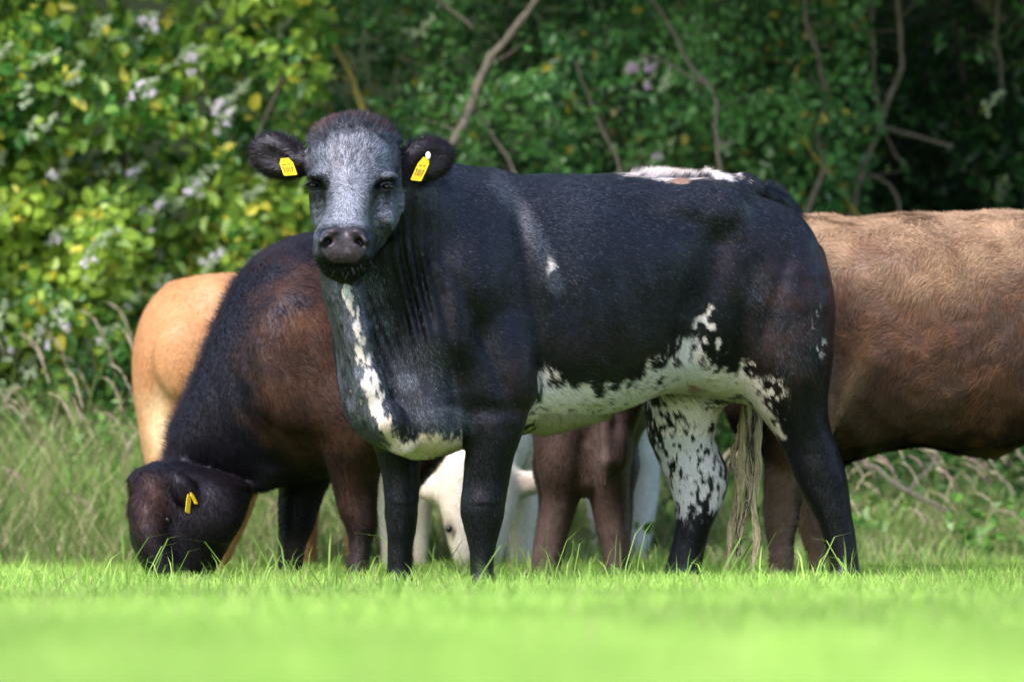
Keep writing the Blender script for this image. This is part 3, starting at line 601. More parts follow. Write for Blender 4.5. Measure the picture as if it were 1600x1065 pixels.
s.ell(W(245, 752, .66), (.085, .09, .05), .04)
s.ell(W(236, 800, .56), (.05, .05, .06), .04); s.ell(W(330, 800, .56), (.10, .06, .10), .05)
s.V([(640, 500, 612, .50, .82), (700, 505, 603, .52, .80), (740, 516, 593, .55, .76), (780, 525, 590, .58, .74), (800, 531, 590, .585, .735), (825, 541, 590, .59, .73), (850, 546, 580, .60, .72), (885, 543, 576, .60, .72), (915, 538, 578, .58, .72), (938, 530, 580, .56, .72)], .05, 2.2)
s.V([(690, 425, 530, .88, 1.2), (740, 433, 518, .92, 1.18), (775, 436, 505, .95, 1.14), (800, 436, 496, .96, 1.13), (825, 436, 488, .97, 1.12), (850, 437, 477, .98, 1.10), (885, 435, 472, .98, 1.10), (915, 431, 474, .96, 1.1), (935, 424, 476, .94, 1.1)], .05, 2.2)
for x_ in ((592, 652), (640, 700)):
    d0 = 1.45 if x_[0] == 592 else 1.8
    s.V([(600, x_[0]-30, x_[1]+10, d0-.15, d0+.2), (700, x_[0], x_[1], d0-.1, d0+.15), (780, 604+(x_[0] > 600)*3, 648, d0-.05, d0+.1), (850, 608, 644, d0-.05, d0+.08), (915, 606, 646, d0-.06, d0+.08)], .05, 2.2)
s.chain([(*W(400, 700, .75), .10), (*W(420, 735, .72), .045), (*W(412, 752, .72), .02)], .05)
s.ell(W(560, 640, .58), (.13, .12, .17), .08); s.ell(W(470, 560, .52), (.16, .07, .22), .1)
Rr = rotm((0, 1, 0), -.9); s.ell(W(288, 766, .53), (.072, .045, .040), .012, R=Rr.T); s.ell(W(294, 774, .475), (.045, .02, .016), .012, R=Rr.T, op=-1)
Rr = rotm((0, 1, 0), .4); s.ell(W(222, 745, .86), (.055, .03, .035), .03, R=Rr.T)
s.mod(lambda X, Y, Z: .010*np.exp(-((X+.66)/.05)**2)*np.exp(-((Z-.75)/.2)**2)*(Y < .8)+.006*np.sin(X*85+Z*30)*np.exp(-((X+.80)/.13)**2)*np.exp(-((Z-.62)/.16)**2)*(Y < .8), (-1.1, .4, .3), (-.4, .8, 1.2))
def c_dark(P, N, hair):
    px, py = unW(P); n1 = fbm(P, (9, 9, 14), 3); n2 = fbm(P+4, (35, 35, 60), 2)
    edge = px-np.interp(py, [365, 380, 430, 500, 570, 650, 760], [500, 455, 395, 350, 330, 330, 400])   # distance from the neck crest
    t = sst(20, 130, edge+n1*60)*sst(780, 690, py)*sst(330, 430, px+n1*40); t = np.maximum(t, .75*sst(500, 540, px)*sst(860, 780, py+n1*30)*(P[:, 1] < .85))
    t = np.clip(t*(.75+n2*.5+.5*n1), 0, 1)
    c = mixc((.007, .006, .010), (.062, .029, .018), t)
    c = mixc(c, (.17, .07, .032), np.clip(.9*np.exp(-((px-455)/60)**2-((py-480)/80)**2)*(n1+.35), 0, 1)*.8)
    hd = sst(725, 745, py)*sst(420, 380, px); c = mixc(c, (.009, .006, .009), hd*.9); c = mixc(c, (.075, .036, .028), hd*np.exp(-((px-232)/26)**2-((py-782)/48)**2)*(.6+n2))
    low = sst(820, 860, py)*(px > 400); c = mixc(c, (.055, .035, .035), low*.7)
    return vary(c, hair)
dk = simple_cow('cow', s, (*W(520, 930, .9)[:2], 0), 'dark brown cow grazing on the left, black head and yellow tag down in the grass', c_dark, (.5, .3, -.9), lambda P: .018+.022*((unW(P)[1] > 732) & (unW(P)[1] < 800) & (unW(P)[0] < 275)), 130000)
dk.name = 'cow'
ear_tag('ear_tag', dk, W(294, 788, .455), (.5, .6, -.3), (.1, 0, 1), .020, .052, False)
ear_tag('ear_tag', dk, W(303, 779, .47), (.5, .8, 0), (-.5, 0, 1), .015, .036, False)
sphere('eye', W(262, 812, .525), .014, M_eye, dk, 10)
# mane along the crest
P0 = []
for k in range(9000):
    t = rng.random(); py = 366+t*360; px = np.interp(py, [365, 380, 402, 436, 498, 570, 622, 655, 735], [490, 440, 400, 370, 340, 312, 290, 272, 258])+rng.random()*16-2
    p = W(px, py+6, .84+rng.normal(0, .07)); q = p+np.array([-.03+.012*rng.normal(), rng.normal(0, .01), .015+.01*rng.normal()])*(.5+.6*rng.random())
    sd = np.array([.3, .8, .3])*.0016; P0 += [p-sd, p+sd, q]
P0 = np.array(P0); mesh('mane', P0, np.arange(len(P0)).reshape(-1, 3), M_soft, dk, np.tile([.012, .010, .015], (len(P0), 1)), False, {'sn': np.tile(nrm(np.array([-.5, -.5, .6])), (len(P0), 1))})
# orange tan calf seen from behind
s = Solid((-1.5, 1.75, -.02), (-.35, 3.85, 1.35), .014)
s.loft(W(300, 930, 2.02)*np.array([1, 1, 0]), (.42, 1, 0), [(0, 0, .78, .08, .09, .12), (.04, 0, .79, .17, .20, .24), (.12, 0, .77, .25, .265, .29), (.3, 0, .77, .27, .285, .32), (.7, 0, .75, .30, .295, .32), (1.1, 0, .75, .26, .29, .28), (1.3, 0, .77, .2, .24, .22), (1.42, 0, .77, .1, .13, .12)], .05, 2.3)
s.V([(448, 262, 370, 2.12, 2.5), (476, 236, 400, 2.05, 2.5), (520, 217, 420, 2.02, 2.5), (570, 210, 430, 2.0, 2.5), (620, 211, 430, 2.02, 2.45), (670, 219, 425, 2.05, 2.4), (700, 226, 420, 2.08, 2.38), (720, 232, 400, 2.1, 2.35)], .06, 2.3)
s.V([(620, 232, 330, 2.15, 2.4), (690, 228, 318, 2.06, 2.35), (740, 233, 300, 2.08, 2.3), (790, 244, 292, 2.12, 2.28), (850, 248, 284, 2.14, 2.26), (905, 245, 285, 2.12, 2.26)], .05, 2.2)
s.V([(620, 325, 420, 2.2, 2.45), (690, 325, 428, 2.12, 2.5), (740, 332, 412, 2.15, 2.45), (775, 333, 401, 2.2, 2.42), (820, 328, 384, 2.22, 2.4), (860, 318, 366, 2.22, 2.38), (890, 310, 352, 2.22, 2.38), (915, 304, 344, 2.2, 2.38)], .05, 2.2)
for lx in (.10, -.10):
    p = W(300, 930, 2.02)*np.array([1, 1, 0])+np.array([.39*1.15, .92*1.15, 0])+np.array([-lx*.92, lx*.39, 0]); s.chain([(*(p+(0, 0, .6)), .10), (*(p+(0, 0, .38)), .055), (*(p+(0, 0, .05)), .036)], .05)
p = W(300, 930, 2.02)*np.array([1, 1, 0])+np.array([.39*1.35, .92*1.35, .9]); s.chain([(*p, .17), (*(p+(.1, .25, .0)), .12), (*(p+(.13, .36, -.04)), .10), (*(p+(.15, .46, -.2)), .06)], .06)
s.ell(W(285, 560, 2.0), (.09, .05, .12), .08)
def c_tan(P, N, hair):
    px, py = unW(P); n1 = fbm(P, 8, 3); c = mixc((.50, .22, .085), (.56, .30, .14), np.clip(.4+n1*.8, 0, 1))
    c = mixc(c, (.72, .52, .30), np.clip(np.exp(-((px-246)/20)**2-((py-660)/55)**2)*1.1, 0, 1)); c = mixc(c, (.38, .15, .05), .5*np.exp(-((px-232)/16)**2-((py-595)/30)**2)); return vary(c, hair, .2)
simple_cow('calf', s, (*W(310, 930, 2.5)[:2], 0), 'orange tan calf with its pale rump turned this way, behind the dark brown cow', c_tan, (.1, .1, -1), .016, 60000)
# pale brown cow on the right edge
s = Solid((.60, .45, -.02), (2.95, 1.62, 1.45), HR)
s.H([(1128, 440, 600, .85, 1.15), (1140, 385, 650, .78, 1.25), (1165, 354, 690, .72, 1.30), (1210, 342, 712, .68, 1.34), (1260, 340, 722, .66, 1.35), (1300, 340, 722, .64, 1.36), (1335, 341, 717, .62, 1.38), (1380, 338, 704, .60, 1.40), (1440, 335, 697, .59, 1.41),
     (1500, 336, 704, .60, 1.40), (1550, 333, 712, .62, 1.38), (1600, 331, 692, .64, 1.36), (1680, 325, 680, .66, 1.34), (1760, 330, 690, .68, 1.3), (1810, 350, 670, .74, 1.24), (1835, 400, 620, .85, 1.12)], .05, 2.5)
s.V([(560, 1180, 1335, .60, .95), (620, 1185, 1328, .60, .92), (665, 1188, 1318, .61, .90), (700, 1192, 1290, .64, .88), (735, 1196, 1262, .68, .86), (770, 1196, 1251, .70, .86), (800, 1198, 1247, .71, .85), (830, 1201, 1243, .72, .84), (860, 1204, 1240, .73, .83), (890, 1203, 1240, .73, .84), (925, 1196, 1242, .70, .84)], .05, 2.3)
s.V([(640, 1190, 1330, 1.0, 1.3), (700, 1205, 1320, 1.02, 1.28), (740, 1224, 1312, 1.04, 1.25), (780, 1240, 1305, 1.06, 1.22), (820, 1252, 1302, 1.08, 1.2), (860, 1262, 1300, 1.09, 1.19), (890, 1264, 1302, 1.09, 1.19), (925, 1258, 1304, 1.06, 1.2)], .05, 2.3)
s.ell(W(1310, 640, .66), (.035, .05, .13), .05, R=rotm((0, 1, 0), -.35).T)
for x0, d0 in ((1665, .72), (1725, 1.22)):
    s.chain([(*W(x0+20, 600, d0), .15), (*W(x0, 700, d0), .09), (*W(x0, 790, d0), .062), (*W(x0, 880, d0), .045), (*W(x0-6, 925, d0), .055)], .05)
s.chain([(*W(1800, 450, 1.0), .21), (*W(1900, 560, 1.0), .17), (*W(1985, 700, 1.0), .13), (*W(2010, 760, 1.0), .11), (*W(1985, 840, 1.0), .085), (*W(1965, 885, 1.0), .06)], .07)
for sg in (-1, 1): s.ell(W(2030, 745, 1.0+sg*.15), (.04, .09, .05), .03)
s.mod(lambda X, Y, Z: .018*np.exp(-((X-1.03)/.055)**2)*np.clip((1.15-Z)/.2, 0, 1)*(Y < 1)+.014*np.exp(-((X-1.2)/.08)**2-((Z-.95)/.15)**2)*(Y < 1)-.012*np.exp(-((X-1.37)/.1)**2-((Z-.9)/.15)**2)*(Y < 1), (.8, .5, .3), (1.7, .9, 1.3))
def c_brown(P, N, hair):
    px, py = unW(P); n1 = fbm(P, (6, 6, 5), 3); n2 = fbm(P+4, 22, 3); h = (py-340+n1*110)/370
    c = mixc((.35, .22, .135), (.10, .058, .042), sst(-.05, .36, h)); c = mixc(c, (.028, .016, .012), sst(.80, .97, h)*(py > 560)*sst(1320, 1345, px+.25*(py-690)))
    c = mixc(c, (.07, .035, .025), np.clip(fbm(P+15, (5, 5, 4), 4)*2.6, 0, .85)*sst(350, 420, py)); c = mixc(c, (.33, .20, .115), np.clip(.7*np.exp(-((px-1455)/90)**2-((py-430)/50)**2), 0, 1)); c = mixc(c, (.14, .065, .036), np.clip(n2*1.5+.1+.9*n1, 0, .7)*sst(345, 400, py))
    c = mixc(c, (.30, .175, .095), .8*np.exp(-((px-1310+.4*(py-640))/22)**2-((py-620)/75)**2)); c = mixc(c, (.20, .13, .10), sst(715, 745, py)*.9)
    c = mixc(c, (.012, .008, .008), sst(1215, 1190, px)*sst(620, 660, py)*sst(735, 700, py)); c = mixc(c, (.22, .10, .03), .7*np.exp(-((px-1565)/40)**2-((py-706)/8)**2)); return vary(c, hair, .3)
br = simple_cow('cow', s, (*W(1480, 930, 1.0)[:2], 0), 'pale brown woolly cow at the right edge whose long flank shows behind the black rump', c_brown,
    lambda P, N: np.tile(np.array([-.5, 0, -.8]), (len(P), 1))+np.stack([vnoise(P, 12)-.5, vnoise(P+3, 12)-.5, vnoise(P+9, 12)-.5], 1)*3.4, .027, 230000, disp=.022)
# chocolate brown calf seen from behind under the belly
s = Solid((-.05, .7, -.02), (.80, 2.75, 1.25), HR)
s.V([(655, 834, 930, .92, 1.3), (700, 836, 925, .92, 1.28), (745, 841, 915, .94, 1.22), (775, 846, 907, .97, 1.18), (800, 842, 900, .98, 1.17), (825, 837, 892, .985, 1.15), (855, 832, 884, .99, 1.13), (890, 829, 876, .99, 1.12), (925, 824, 876, .96, 1.12)], .04, 2.3)
s.V([(655, 900, 992, .92, 1.3), (700, 904, 990, .92, 1.28), (745, 913, 985, .94, 1.22), (780, 921, 984, .97, 1.18), (805, 926, 985, .98, 1.17), (830, 932, 985, .985, 1.15), (855, 939, 984, .99, 1.13), (890, 943, 982, .99, 1.12), (925, 940, 986, .96, 1.12)], .04, 2.3)
s.V([(700, 888, 944, .95, 1.25), (740, 893, 940, .96, 1.2), (765, 902, 930, .98, 1.16), (772, 908, 924, 1.0, 1.14)], .03, 2.2)
s.loft(W(912, 930, .9)*np.array([1, 1, 0]), (.08, 1, 0), [(0, 0, .78, .08, .1, .12), (.04, 0, .77, .15, .2, .22), (.12, 0, .77, .21, .27, .30), (.4, 0, .77, .22, .28, .26), (.8, 0, .76, .23, .28, .27), (1.05, 0, .78, .18, .24, .22), (1.15, 0, .8, .08, .1, .1)], .05, 2.3)
s.chain([(*W(925, 520, 1.95), .15), (*W(930, 470, 2.25), .11), (*W(932, 470, 2.4), .10), (*W(934, 510, 2.55), .06)], .06)
for sg in (-1, 1): s.chain([(*W(915+sg*50, 620, 1.8), .09), (*W(915+sg*52, 730, 1.8), .055), (*W(915+sg*52, 910, 1.8), .036)], .05)
s.chain([(*W(945, 640, .90), .022), (*W(948, 720, .90), .018), (*W(946, 760, .92), .010)], .03); s.ell(W(968, 700, .93), (.03, .04, .08), .03)
def c_choc(P, N, hair):
    px, py = unW(P); n1 = fbm(P, 9, 3); c = mixc((.095, .058, .050), (.045, .026, .023), np.clip(.5+n1, 0, 1)); c = mixc(c, (.19, .13, .12), .7*np.exp(-((px-940)/14)**2-((py-710)/50)**2)); c = mixc(c, (.17, .11, .10), sst(800, 860, py)*.6); return vary(c, hair, .25)
simple_cow('calf', s, (*W(915, 930, 1.4)[:2], 0), 'chocolate brown calf seen from behind, two hind legs showing under the speckled white belly', c_choc, (0, 0, -1), .014, 50000)
# cream white cow grazing behind the fore legs
s = Solid((-.62, 2.0, -.02), (.80, 4.7, 1.35), .014)
s.V([(716, 728, 775, 2.30, 2.5), (730, 703, 795, 2.22, 2.55), (755, 690, 806, 2.18, 2.55), (785, 688, 806, 2.15, 2.5), (815, 693, 800, 2.13, 2.45), (845, 700, 792, 2.12, 2.4), (872, 708, 784, 2.12, 2.35), (895, 718, 776, 2.14, 2.3)], .04, 2.3)
s.ell(W(700, 828, 2.14), (.022, .05, .03), .02, op=-1)
for cx, cy, a in ((668, 762, .50), (822, 756, -.35)):
    Rr = rotm((0, 1, 0), -a if cx < 700 else -a); s.ell(W(cx, cy, 2.36), (.075, .035, .042), .03, R=rotm((0, 1, 0), -.35 if cx < 700 else .25).T)
s.chain([(*W(745, 745, 2.4), .13), (*W(745, 690, 2.7), .17), (*W(750, 600, 2.95), .24)], .06)
s.loft(np.array([-.13, 2.75, 0]), (.36, 1, 0), [(0, 0, .70, .12, .14, .14), (.08, 0, .72, .21, .28, .27), (.3, 0, .75, .27, .36, .34), (.8, 0, .76, .32, .36, .34), (1.2, 0, .77, .29, .35, .30), (1.5, 0, .8, .2, .26, .22), (1.6, 0, .8, .1, .14, .12)], .05, 2.3)
s.V([(640, 590, 700, 2.75, 3.1), (700, 588, 690, 2.78, 3.05), (760, 588, 680, 2.82, 3.0), (800, 590, 674, 2.83, 2.98), (850, 594, 670, 2.84, 2.96), (920, 596, 668, 2.84, 2.96)], .05, 2.2)
s.V([(620, 778, 850, 2.75, 3.1), (700, 790, 846, 2.78, 3.05), (760, 788, 842, 2.82, 3.0), (800, 788, 840, 2.83, 2.98), (850, 792, 834, 2.84, 2.96), (920, 792, 834, 2.84, 2.96)], .05, 2.2)
s.V([(600, 930, 1045, 3.6, 4.1), (660, 945, 1036, 3.65, 4.05), (700, 963, 1032, 3.7, 4.0), (745, 976, 1030, 3.75, 3.98), (790, 981, 1025, 3.78, 3.95), (840, 984, 1017, 3.8, 3.93), (880, 987, 1011, 3.8, 3.93), (915, 984, 1012, 3.78, 3.93)], .05, 2.2)
s.V([(600, 860, 960, 4.0, 4.4), (700, 900, 960, 4.05, 4.35), (780, 915, 952, 4.1, 4.3), (850, 922, 950, 4.1, 4.25), (915, 922, 950, 4.1, 4.25)], .05, 2.2)
def c_cream(P, N, hair):
    px, py = unW(P); n1 = fbm(P, 8, 3); c = mixc((.78, .67, .52), (.84, .80, .72), np.clip(.5+n1, 0, 1)); c = mixc(c, (.70, .72, .74), sst(900, 960, px)); c = mixc(c, (.12, .07, .05), 1.*np.exp(-((px-702)/9)**2-((py-826)/13)**2)*(P[:, 1] < 2.5))
    c = mixc(c, (.62, .42, .34), .7*np.exp(-((px-815)/16)**2-((py-752)/9)**2)); return vary(c, hair, .12)
wc_ = simple_cow('cow', s, (*W(800, 930, 3.2)[:2], 0), 'cream white cow grazing head down, seen between the legs of the black cow', c_cream, (.1, 0, -1), .018, 60000)
sphere('eye', W(702, 826, 2.155), .013, M_eye, wc_, 10)
print('cattle', time.time()-T0)
# ------------------------------------------------------------------ ground
def gz(x, y):
    x = np.asarray(x, float); y = np.asarray(y, float)
    t = np.clip(1+y/D, 0, 1); row = np.interp(t, [.0, .25, .4, .6, .8, 1], [1180, 1085, 1025, 962, 927, 906])
    top = CAMH*(1-t)+t*(932-row)/500-.082; z = np.where(y < -.5, top*sst(-.5, -2.3, y)+0*x, 0)
    z = np.where(y > 3.5, .03*(y-3.5)*sst(3.5, 5, y), z)
    return z+.010*np.sin(x*.9+1)*np.sin(y*.7)*sst(1, 6, np.abs(y))+np.where(y < -D, 0, 0)
ys = np.concatenate([[-900, -300, -100, -50], np.linspace(-34, 10, 177), [14, 25, 60, 150, 400, 900]]); xs = np.concatenate([[-900, -300, -100, -40], np.linspace(-14, 14, 113), [40, 100, 300, 900]])
X, Y = np.meshgrid(xs, ys); Z = gz(X, np.clip(Y, -60, 12)); G = np.stack([X, Y, Z], -1).reshape(-1, 3); nx = len(xs)
i = np.arange(len(ys)-1)[:, None]*nx+np.arange(nx-1)[None]; i = i.ravel(); Qg = np.stack([i, i+1, i+nx+1, i+nx], 1)
mesh('ground', G, Qg, M_soil)['kind'] = 'structure'
def blades(name, x, y, h, wd, lean, cols, mat, label, cat, z0=None, bend=1., tipc=None):
    n = len(x); z = gz(x, y) if z0 is None else z0; a = rng.random(n)*6.283; d = np.stack([np.cos(a), np.sin(a), np.zeros(n)], 1)*(lean*h)[:, None]
    b = rng.random(n)*6.283; sd = np.stack([np.cos(b), np.sin(b)*.4, np.zeros(n)], 1)*(wd*.5)[:, None]; p = np.stack([x, y, z-.005], 1); up = np.array([0, 0, 1.])
    m1 = p+up*(h*.45)[:, None]+d*.22; m2 = p+up*(h*.82)[:, None]+d*.6*bend; tp = p+up*h[:, None]*(1-.12*(lean[:, None] > .5))+d*1.15*bend
    V_ = np.stack([p-sd, p+sd, m1+sd*.9, m1-sd*.9, m2+sd*.6, m2-sd*.6, tp], 1).reshape(-1, 3); k = np.arange(n)[:, None]*7
    q = np.concatenate([k+[0, 1, 2, 3], k+[3, 2, 4, 5]]); t = k+np.array([[5, 4, 6]]); c = np.repeat(cols, 7, 0).reshape(n, 7, 3)
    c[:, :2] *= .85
    if tipc is not None: c[:, 6] = c[:, 6]*.5+np.array(tipc)*.5
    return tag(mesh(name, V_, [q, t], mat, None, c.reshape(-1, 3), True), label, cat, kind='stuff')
def lawn(n, y0, y1, mar, h0, h1, w0, pw=1):
    y = y0+(y1-y0)*rng.random(n)**pw; hw = np.minimum(.062*(y+D)+mar, 4.5); x = (rng.random(n)*2-1)*hw
    P = np.stack([x, y, 0*x], 1); pn = fbm(P, (1.2, .8, 1), 2); h = (h0+(h1-h0)*rng.random(n)**1.6)*(1+.5*pn)
    g = rng.random((n, 1)); c = np.array([.24, .46, .06])*(1-g)+np.array([.46, .66, .16])*g; lf = fbm(P+9, (1.6, 1.5, 1), 3)[:, None]; c = c*(1+.4*pn[:, None]+.6*lf)*np.array([1, 1, 1])+np.clip(lf, 0, 1)*np.array([.10, .02, .03])*np.where(y > -.6, .72, 1)[:, None]  # tint cut back around the herd, to lessen light bounced onto the belly
    ye = rng.random(n) < .07; c[ye] = np.array([.55, .50, .24])*(.7+.5*rng.random((ye.sum(), 1))); return x, y, h, w0*(.6+.8*rng.random(n)), .15+.5*rng.random(n), c
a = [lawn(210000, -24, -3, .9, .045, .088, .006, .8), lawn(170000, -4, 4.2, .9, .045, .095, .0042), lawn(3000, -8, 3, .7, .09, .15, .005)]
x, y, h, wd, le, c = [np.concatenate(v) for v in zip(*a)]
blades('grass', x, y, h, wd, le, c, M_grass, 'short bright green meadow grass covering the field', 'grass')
# taller single blades and stalks that stand up in front of the legs
tb = [(998, 815, -.9, 930), (1006, 870, -2., 930), (1500, 820, -.8, 0), (770, 845, -1.2, 0), (815, 815, -1.2, 0), (830, 840, -1.1, 0), (850, 850, -1., 0), (1345, 790, -3, 0), (230, 868, -.9, 0), (315, 870, -1., 0), (635, 850, -1.3, 0), (415, 880, -.9, 0), (280, 862, -.9, 0)]
n = 420; x = rng.uniform(-1.7, 1.7, n); y = rng.uniform(-2.5, 2.2, n); cl = fbm(np.stack([x, y, 0*x], 1), (2.5, 1, 1), 2); x = x[cl > .02]; y = y[cl > .02]; n = len(x)
blades('grass', x, y, .12+.14*rng.random(n)**2, np.full(n, .006), .2+.6*rng.random(n), np.array([.30, .46, .10])*(.7+.5*rng.random((n, 1))), M_grass, 'taller blades of grass standing up in front of the legs', 'grass')
# rough uncut grass along the foot of the hedge
n = 75000; x = rng.uniform(-4.6, 4.6, n); y = rng.uniform(3.1, 5.9, n); P = np.stack([x, y, 0*x], 1); pn = fbm(P, 1.6, 3)
side = sst(.6, -1.2, x); h = (.10+.34*rng.random(n)**1.3)*(1+.9*pn)*(.75+1.0*side)*(.45+.6*sst(3.0, 4.8, y)); g = rng.random((n, 1))
c = (np.array([.13, .27, .05])*(1-g)+np.array([.34, .47, .14])*g)*(1+1.0*fbm(P+6, 3, 3))[:, None]; st_ = rng.random(n) < .34; c[st_] = np.array([.50, .46, .26])*(.7+.5*rng.random((st_.sum(), 1)))
blades('tall_grass', x, y, h, np.full(n, .006)*(.6+.8*rng.random(n)), .35+.6*rng.random(n), c, M_grass, 'rough uncut grass along the foot of the hedge', 'grass')
# broad-leaved weeds among the rough grass
def weeds(n):
    x = rng.uniform(-4.5, 4.5, n); y = rng.uniform(3.6, 5.2, n); P = np.stack([x, y, 0*x], 1); k = fbm(P+40, 2.2, 2) > .0; P = P[k]; m = len(P); side = sst(.6, -1.2, P[:, 0])
    P[:, 2] = gz(P[:, 0], P[:, 1])+(.05+.55*rng.random(m)**1.2)*(.45+.65*side); g = rng.random((m, 1))
    return tag(leaves('weeds', P, .05*(.6+.8*rng.random(m)), np.array([.05, .17, .03])*(1-g)+np.array([.18, .36, .06])*g, None, out=(0, -.6, .8)), 'leafy green weeds growing up through the rough grass by the hedge', 'weeds', kind='stuff')
# seed heads: arching stalks with a thick bent feathery head
def seedheads(n, label):
    Vs, Qs, Cs = [], [], []; o = 0
    for k in range(n):
        left = rng.random() < .62; x0 = rng.uniform(-3.4, -.75) if left else rng.uniform(.9, 3.6); y0 = rng.uniform(3.3, 5.0)
        H_ = rng.uniform(.28, 1.0) if left else rng.uniform(.20, .58); ld = rng.choice([-1, 1], p=[.2, .8])*rng.uniform(.12, .22); g0 = float(gz(x0, y0)); dy = rng.normal(0, .05)
        pts = smooth_path([(x0, y0, g0), (x0+ld*.1, y0+dy*.3, g0+H_*.5), (x0+ld*.32, y0+dy, g0+H_*.87), (x0+ld*.62, y0+dy, g0+H_), (x0+ld*.95, y0+dy, g0+H_*.97-.01), (x0+ld*1.2, y0+dy, g0+H_*.86-.03)], 6)
        r = np.interp(np.linspace(0, 1, 31), [0, .60, .68, .85, 1], [.0009, .0008, .0032, .0042, .0012])*rng.uniform(.7, 1.15); v_, q_ = tube(pts, r, 5); m = len(v_)
        t = np.repeat(np.linspace(0, 1, 31), 5)[:, None]; hc = np.array([.50, .43, .30])*rng.uniform(.7, 1.15) if rng.random() < .9 else np.array([.40, .27, .24])
        v_ = v_+rng.normal(0, .0022, v_.shape)*(t > .64); Vs.append(v_); Qs.append(q_+o); Cs.append(np.where(t > .64, hc, np.array([.20, .28, .08]))); o += m
    return tag(mesh('seed_head_grass', np.concatenate(Vs), np.concatenate(Qs), M_seed, None, np.concatenate(Cs)), label, 'grass', kind='stuff')
seedheads(360, 'arching pinkish straw seed heads of wild grass before the hedge')
# ------------------------------------------------------------------ hedge
def leaves(name, P, size, cols, parent, mat=None, out=(0, -1, .5), spread=.9, asp=.75):
    n = len(P); N = nrm(np.array(out)+rng.normal(0, spread, (n, 3))); A = nrm(np.cross(N, rng.normal(0, 1, (n, 3)))); Bv = np.cross(N, A); L = size[:, None]; w_ = L*asp
    f = .18*L*N
    V_ = np.stack([P, P+A*L*.3+Bv*w_*.42+f, P+A*L*.7+Bv*w_*.36+f, P+A*L*1.0, P+A*L*.7-Bv*w_*.36+f, P+A*L*.3-Bv*w_*.42+f], 1).reshape(-1, 3); k = np.arange(n)[:, None]*6
    q = np.concatenate([k+[0, 1, 2, 3], k+[0, 3, 4, 5]]); return mesh(name, V_, q, mat or M_leaf, parent, np.repeat(cols, 6, 0), False)
weeds(14000)
def branch(name, pts, r0, r1, parent, mat, n=7):
    p = smooth_path(pts, 6); p = p+np.stack([fbm(p, 9, 2), fbm(p+5, 9, 2)*.5, fbm(p+9, 9, 2)], 1)*.018; v_, q_ = tube(p, np.linspace(r0, r1, len(p))*(.8 if r0 < .03 else 1)*(1+.12*rng.normal(size=len(p))), n); return mesh(name, v_, q_, mat, parent)
def cloud(n, x0, x1, z0, z1, front, depth, pw=1.3):
    """leaf positions: front(x, z) is the hedge face, leaves thin out inward"""
    x = rng.uniform(x0, x1, n); z = rng.uniform(z0, z1, n); P = np.stack([x, np.full(n, 5.), z], 1)
    y = front(x, z)+fbm(P, 1.5, 3)*.5+fbm(P+9, (4.0, 1, 4.0), 2)*.75+depth*rng.random(n)**pw; P[:, 1] = y; dn = fbm(P+20, 3.2, 2)
    m = dn+.26*rng.random(n) > .05; return P[m], y[m]-front(x[m], z[m])
def shrub(name, label, cat, x0, x1, z1, n, size, c1, c2, c3, p3, front, depth, flowers=0, fcol=(.78, .70, .80), ub=0, spread=.9, soft=.25):
    r = empty(name, ((x0+x1)/2, float(front(np.array([(x0+x1)/2]), np.array([.5]))[0])+.4, float(gz(0, 6))), label=label, cat=cat)
    P, dd = cloud(n, x0-soft, x1+soft, .1, z1, front, depth)
    ed = np.minimum(P[:, 0]-(x0-soft), (x1+soft)-P[:, 0]); P = P[(ed+.5*fbm(P, 2.5, 2)) > 0.1*rng.random(len(P))]
    m = len(P); g = np.clip(.5+fbm(P, 3, 2)*1.1+rng.normal(0, .28, m), 0, 1)[:, None]; c = np.array(c1)*(1-g)+np.array(c2)*g; yl = rng.random(m) < p3*(1+2.5*fbm(P+3, 4, 2)); c[yl] = np.array(c3)*(.7+.5*rng.random((yl.sum(), 1)))
    leaves('foliage', P, size*(.6+.7*rng.random(m)), c, r, spread=spread)
    for k in range(3):
        bx = x0+(x1-x0)*(k+.5)/3; branch('stem', [(bx, front(np.array([bx]), np.array([0.]))[0]+.9, 0), (bx+rng.normal(0, .1), front(np.array([bx]), np.array([1.]))[0]+.8, .9), (bx+rng.normal(0, .25), front(np.array([bx]), np.array([2.]))[0]+.9, z1*.7)], .03, .015, r, M_bark)
    for k in range(flowers):
        x = rng.uniform(x0, x1); z = rng.uniform(.55, 2.15); q = np.array([[x, 0, z]]); y = float(front(np.array([x]), np.array([z]))[0])+float(fbm(np.array([[x, 5., z]]), 1.5, 3)[0])*.5+float(fbm(np.array([[x, 5., z]])+9, (4.0, 1, 4.0), 2)[0])*.75-.06
        flower('flower_cluster', (x, y, z), r, rng.random() < .45, fcol)
    return r
def flower(name, c, parent, bloom, fcol):
    """spray of bramble buds; in bloom also with open five-petalled flowers"""
    c = np.array(c); Ps, Cs, Sz = [], [], []; a = rng.uniform(.2, 1.2)*rng.choice([-1, 1, 1]); ax = np.array([math.cos(a), -.3, abs(math.sin(a))+.2]); ax /= np.linalg.norm(ax)
    nb = rng.integers(8, 18)
    for k in range(nb):
        t = k/nb; p = c+ax*(t*.10-.03)+rng.normal(0, .012*(1.2-t), 3)
        for j in range(5): Ps.append(p+rng.normal(0, .003, 3)); Cs.append(np.array([.46, .55, .36])*(.8+.4*rng.random())); Sz.append(.013)
    if bloom:
        for k in range(rng.integers(1, 5)):
            p = c+rng.normal(0, .022, 3)+np.array([0, -.02, 0])
            for j in range(9): Ps.append(p+rng.normal(0, .005, 3)); Cs.append(np.array(fcol)*(.85+.25*rng.random())); Sz.append(.016)
    leaves(name, np.array(Ps), np.array(Sz), np.array(Cs), parent, M_petal, spread=1., asp=1.)
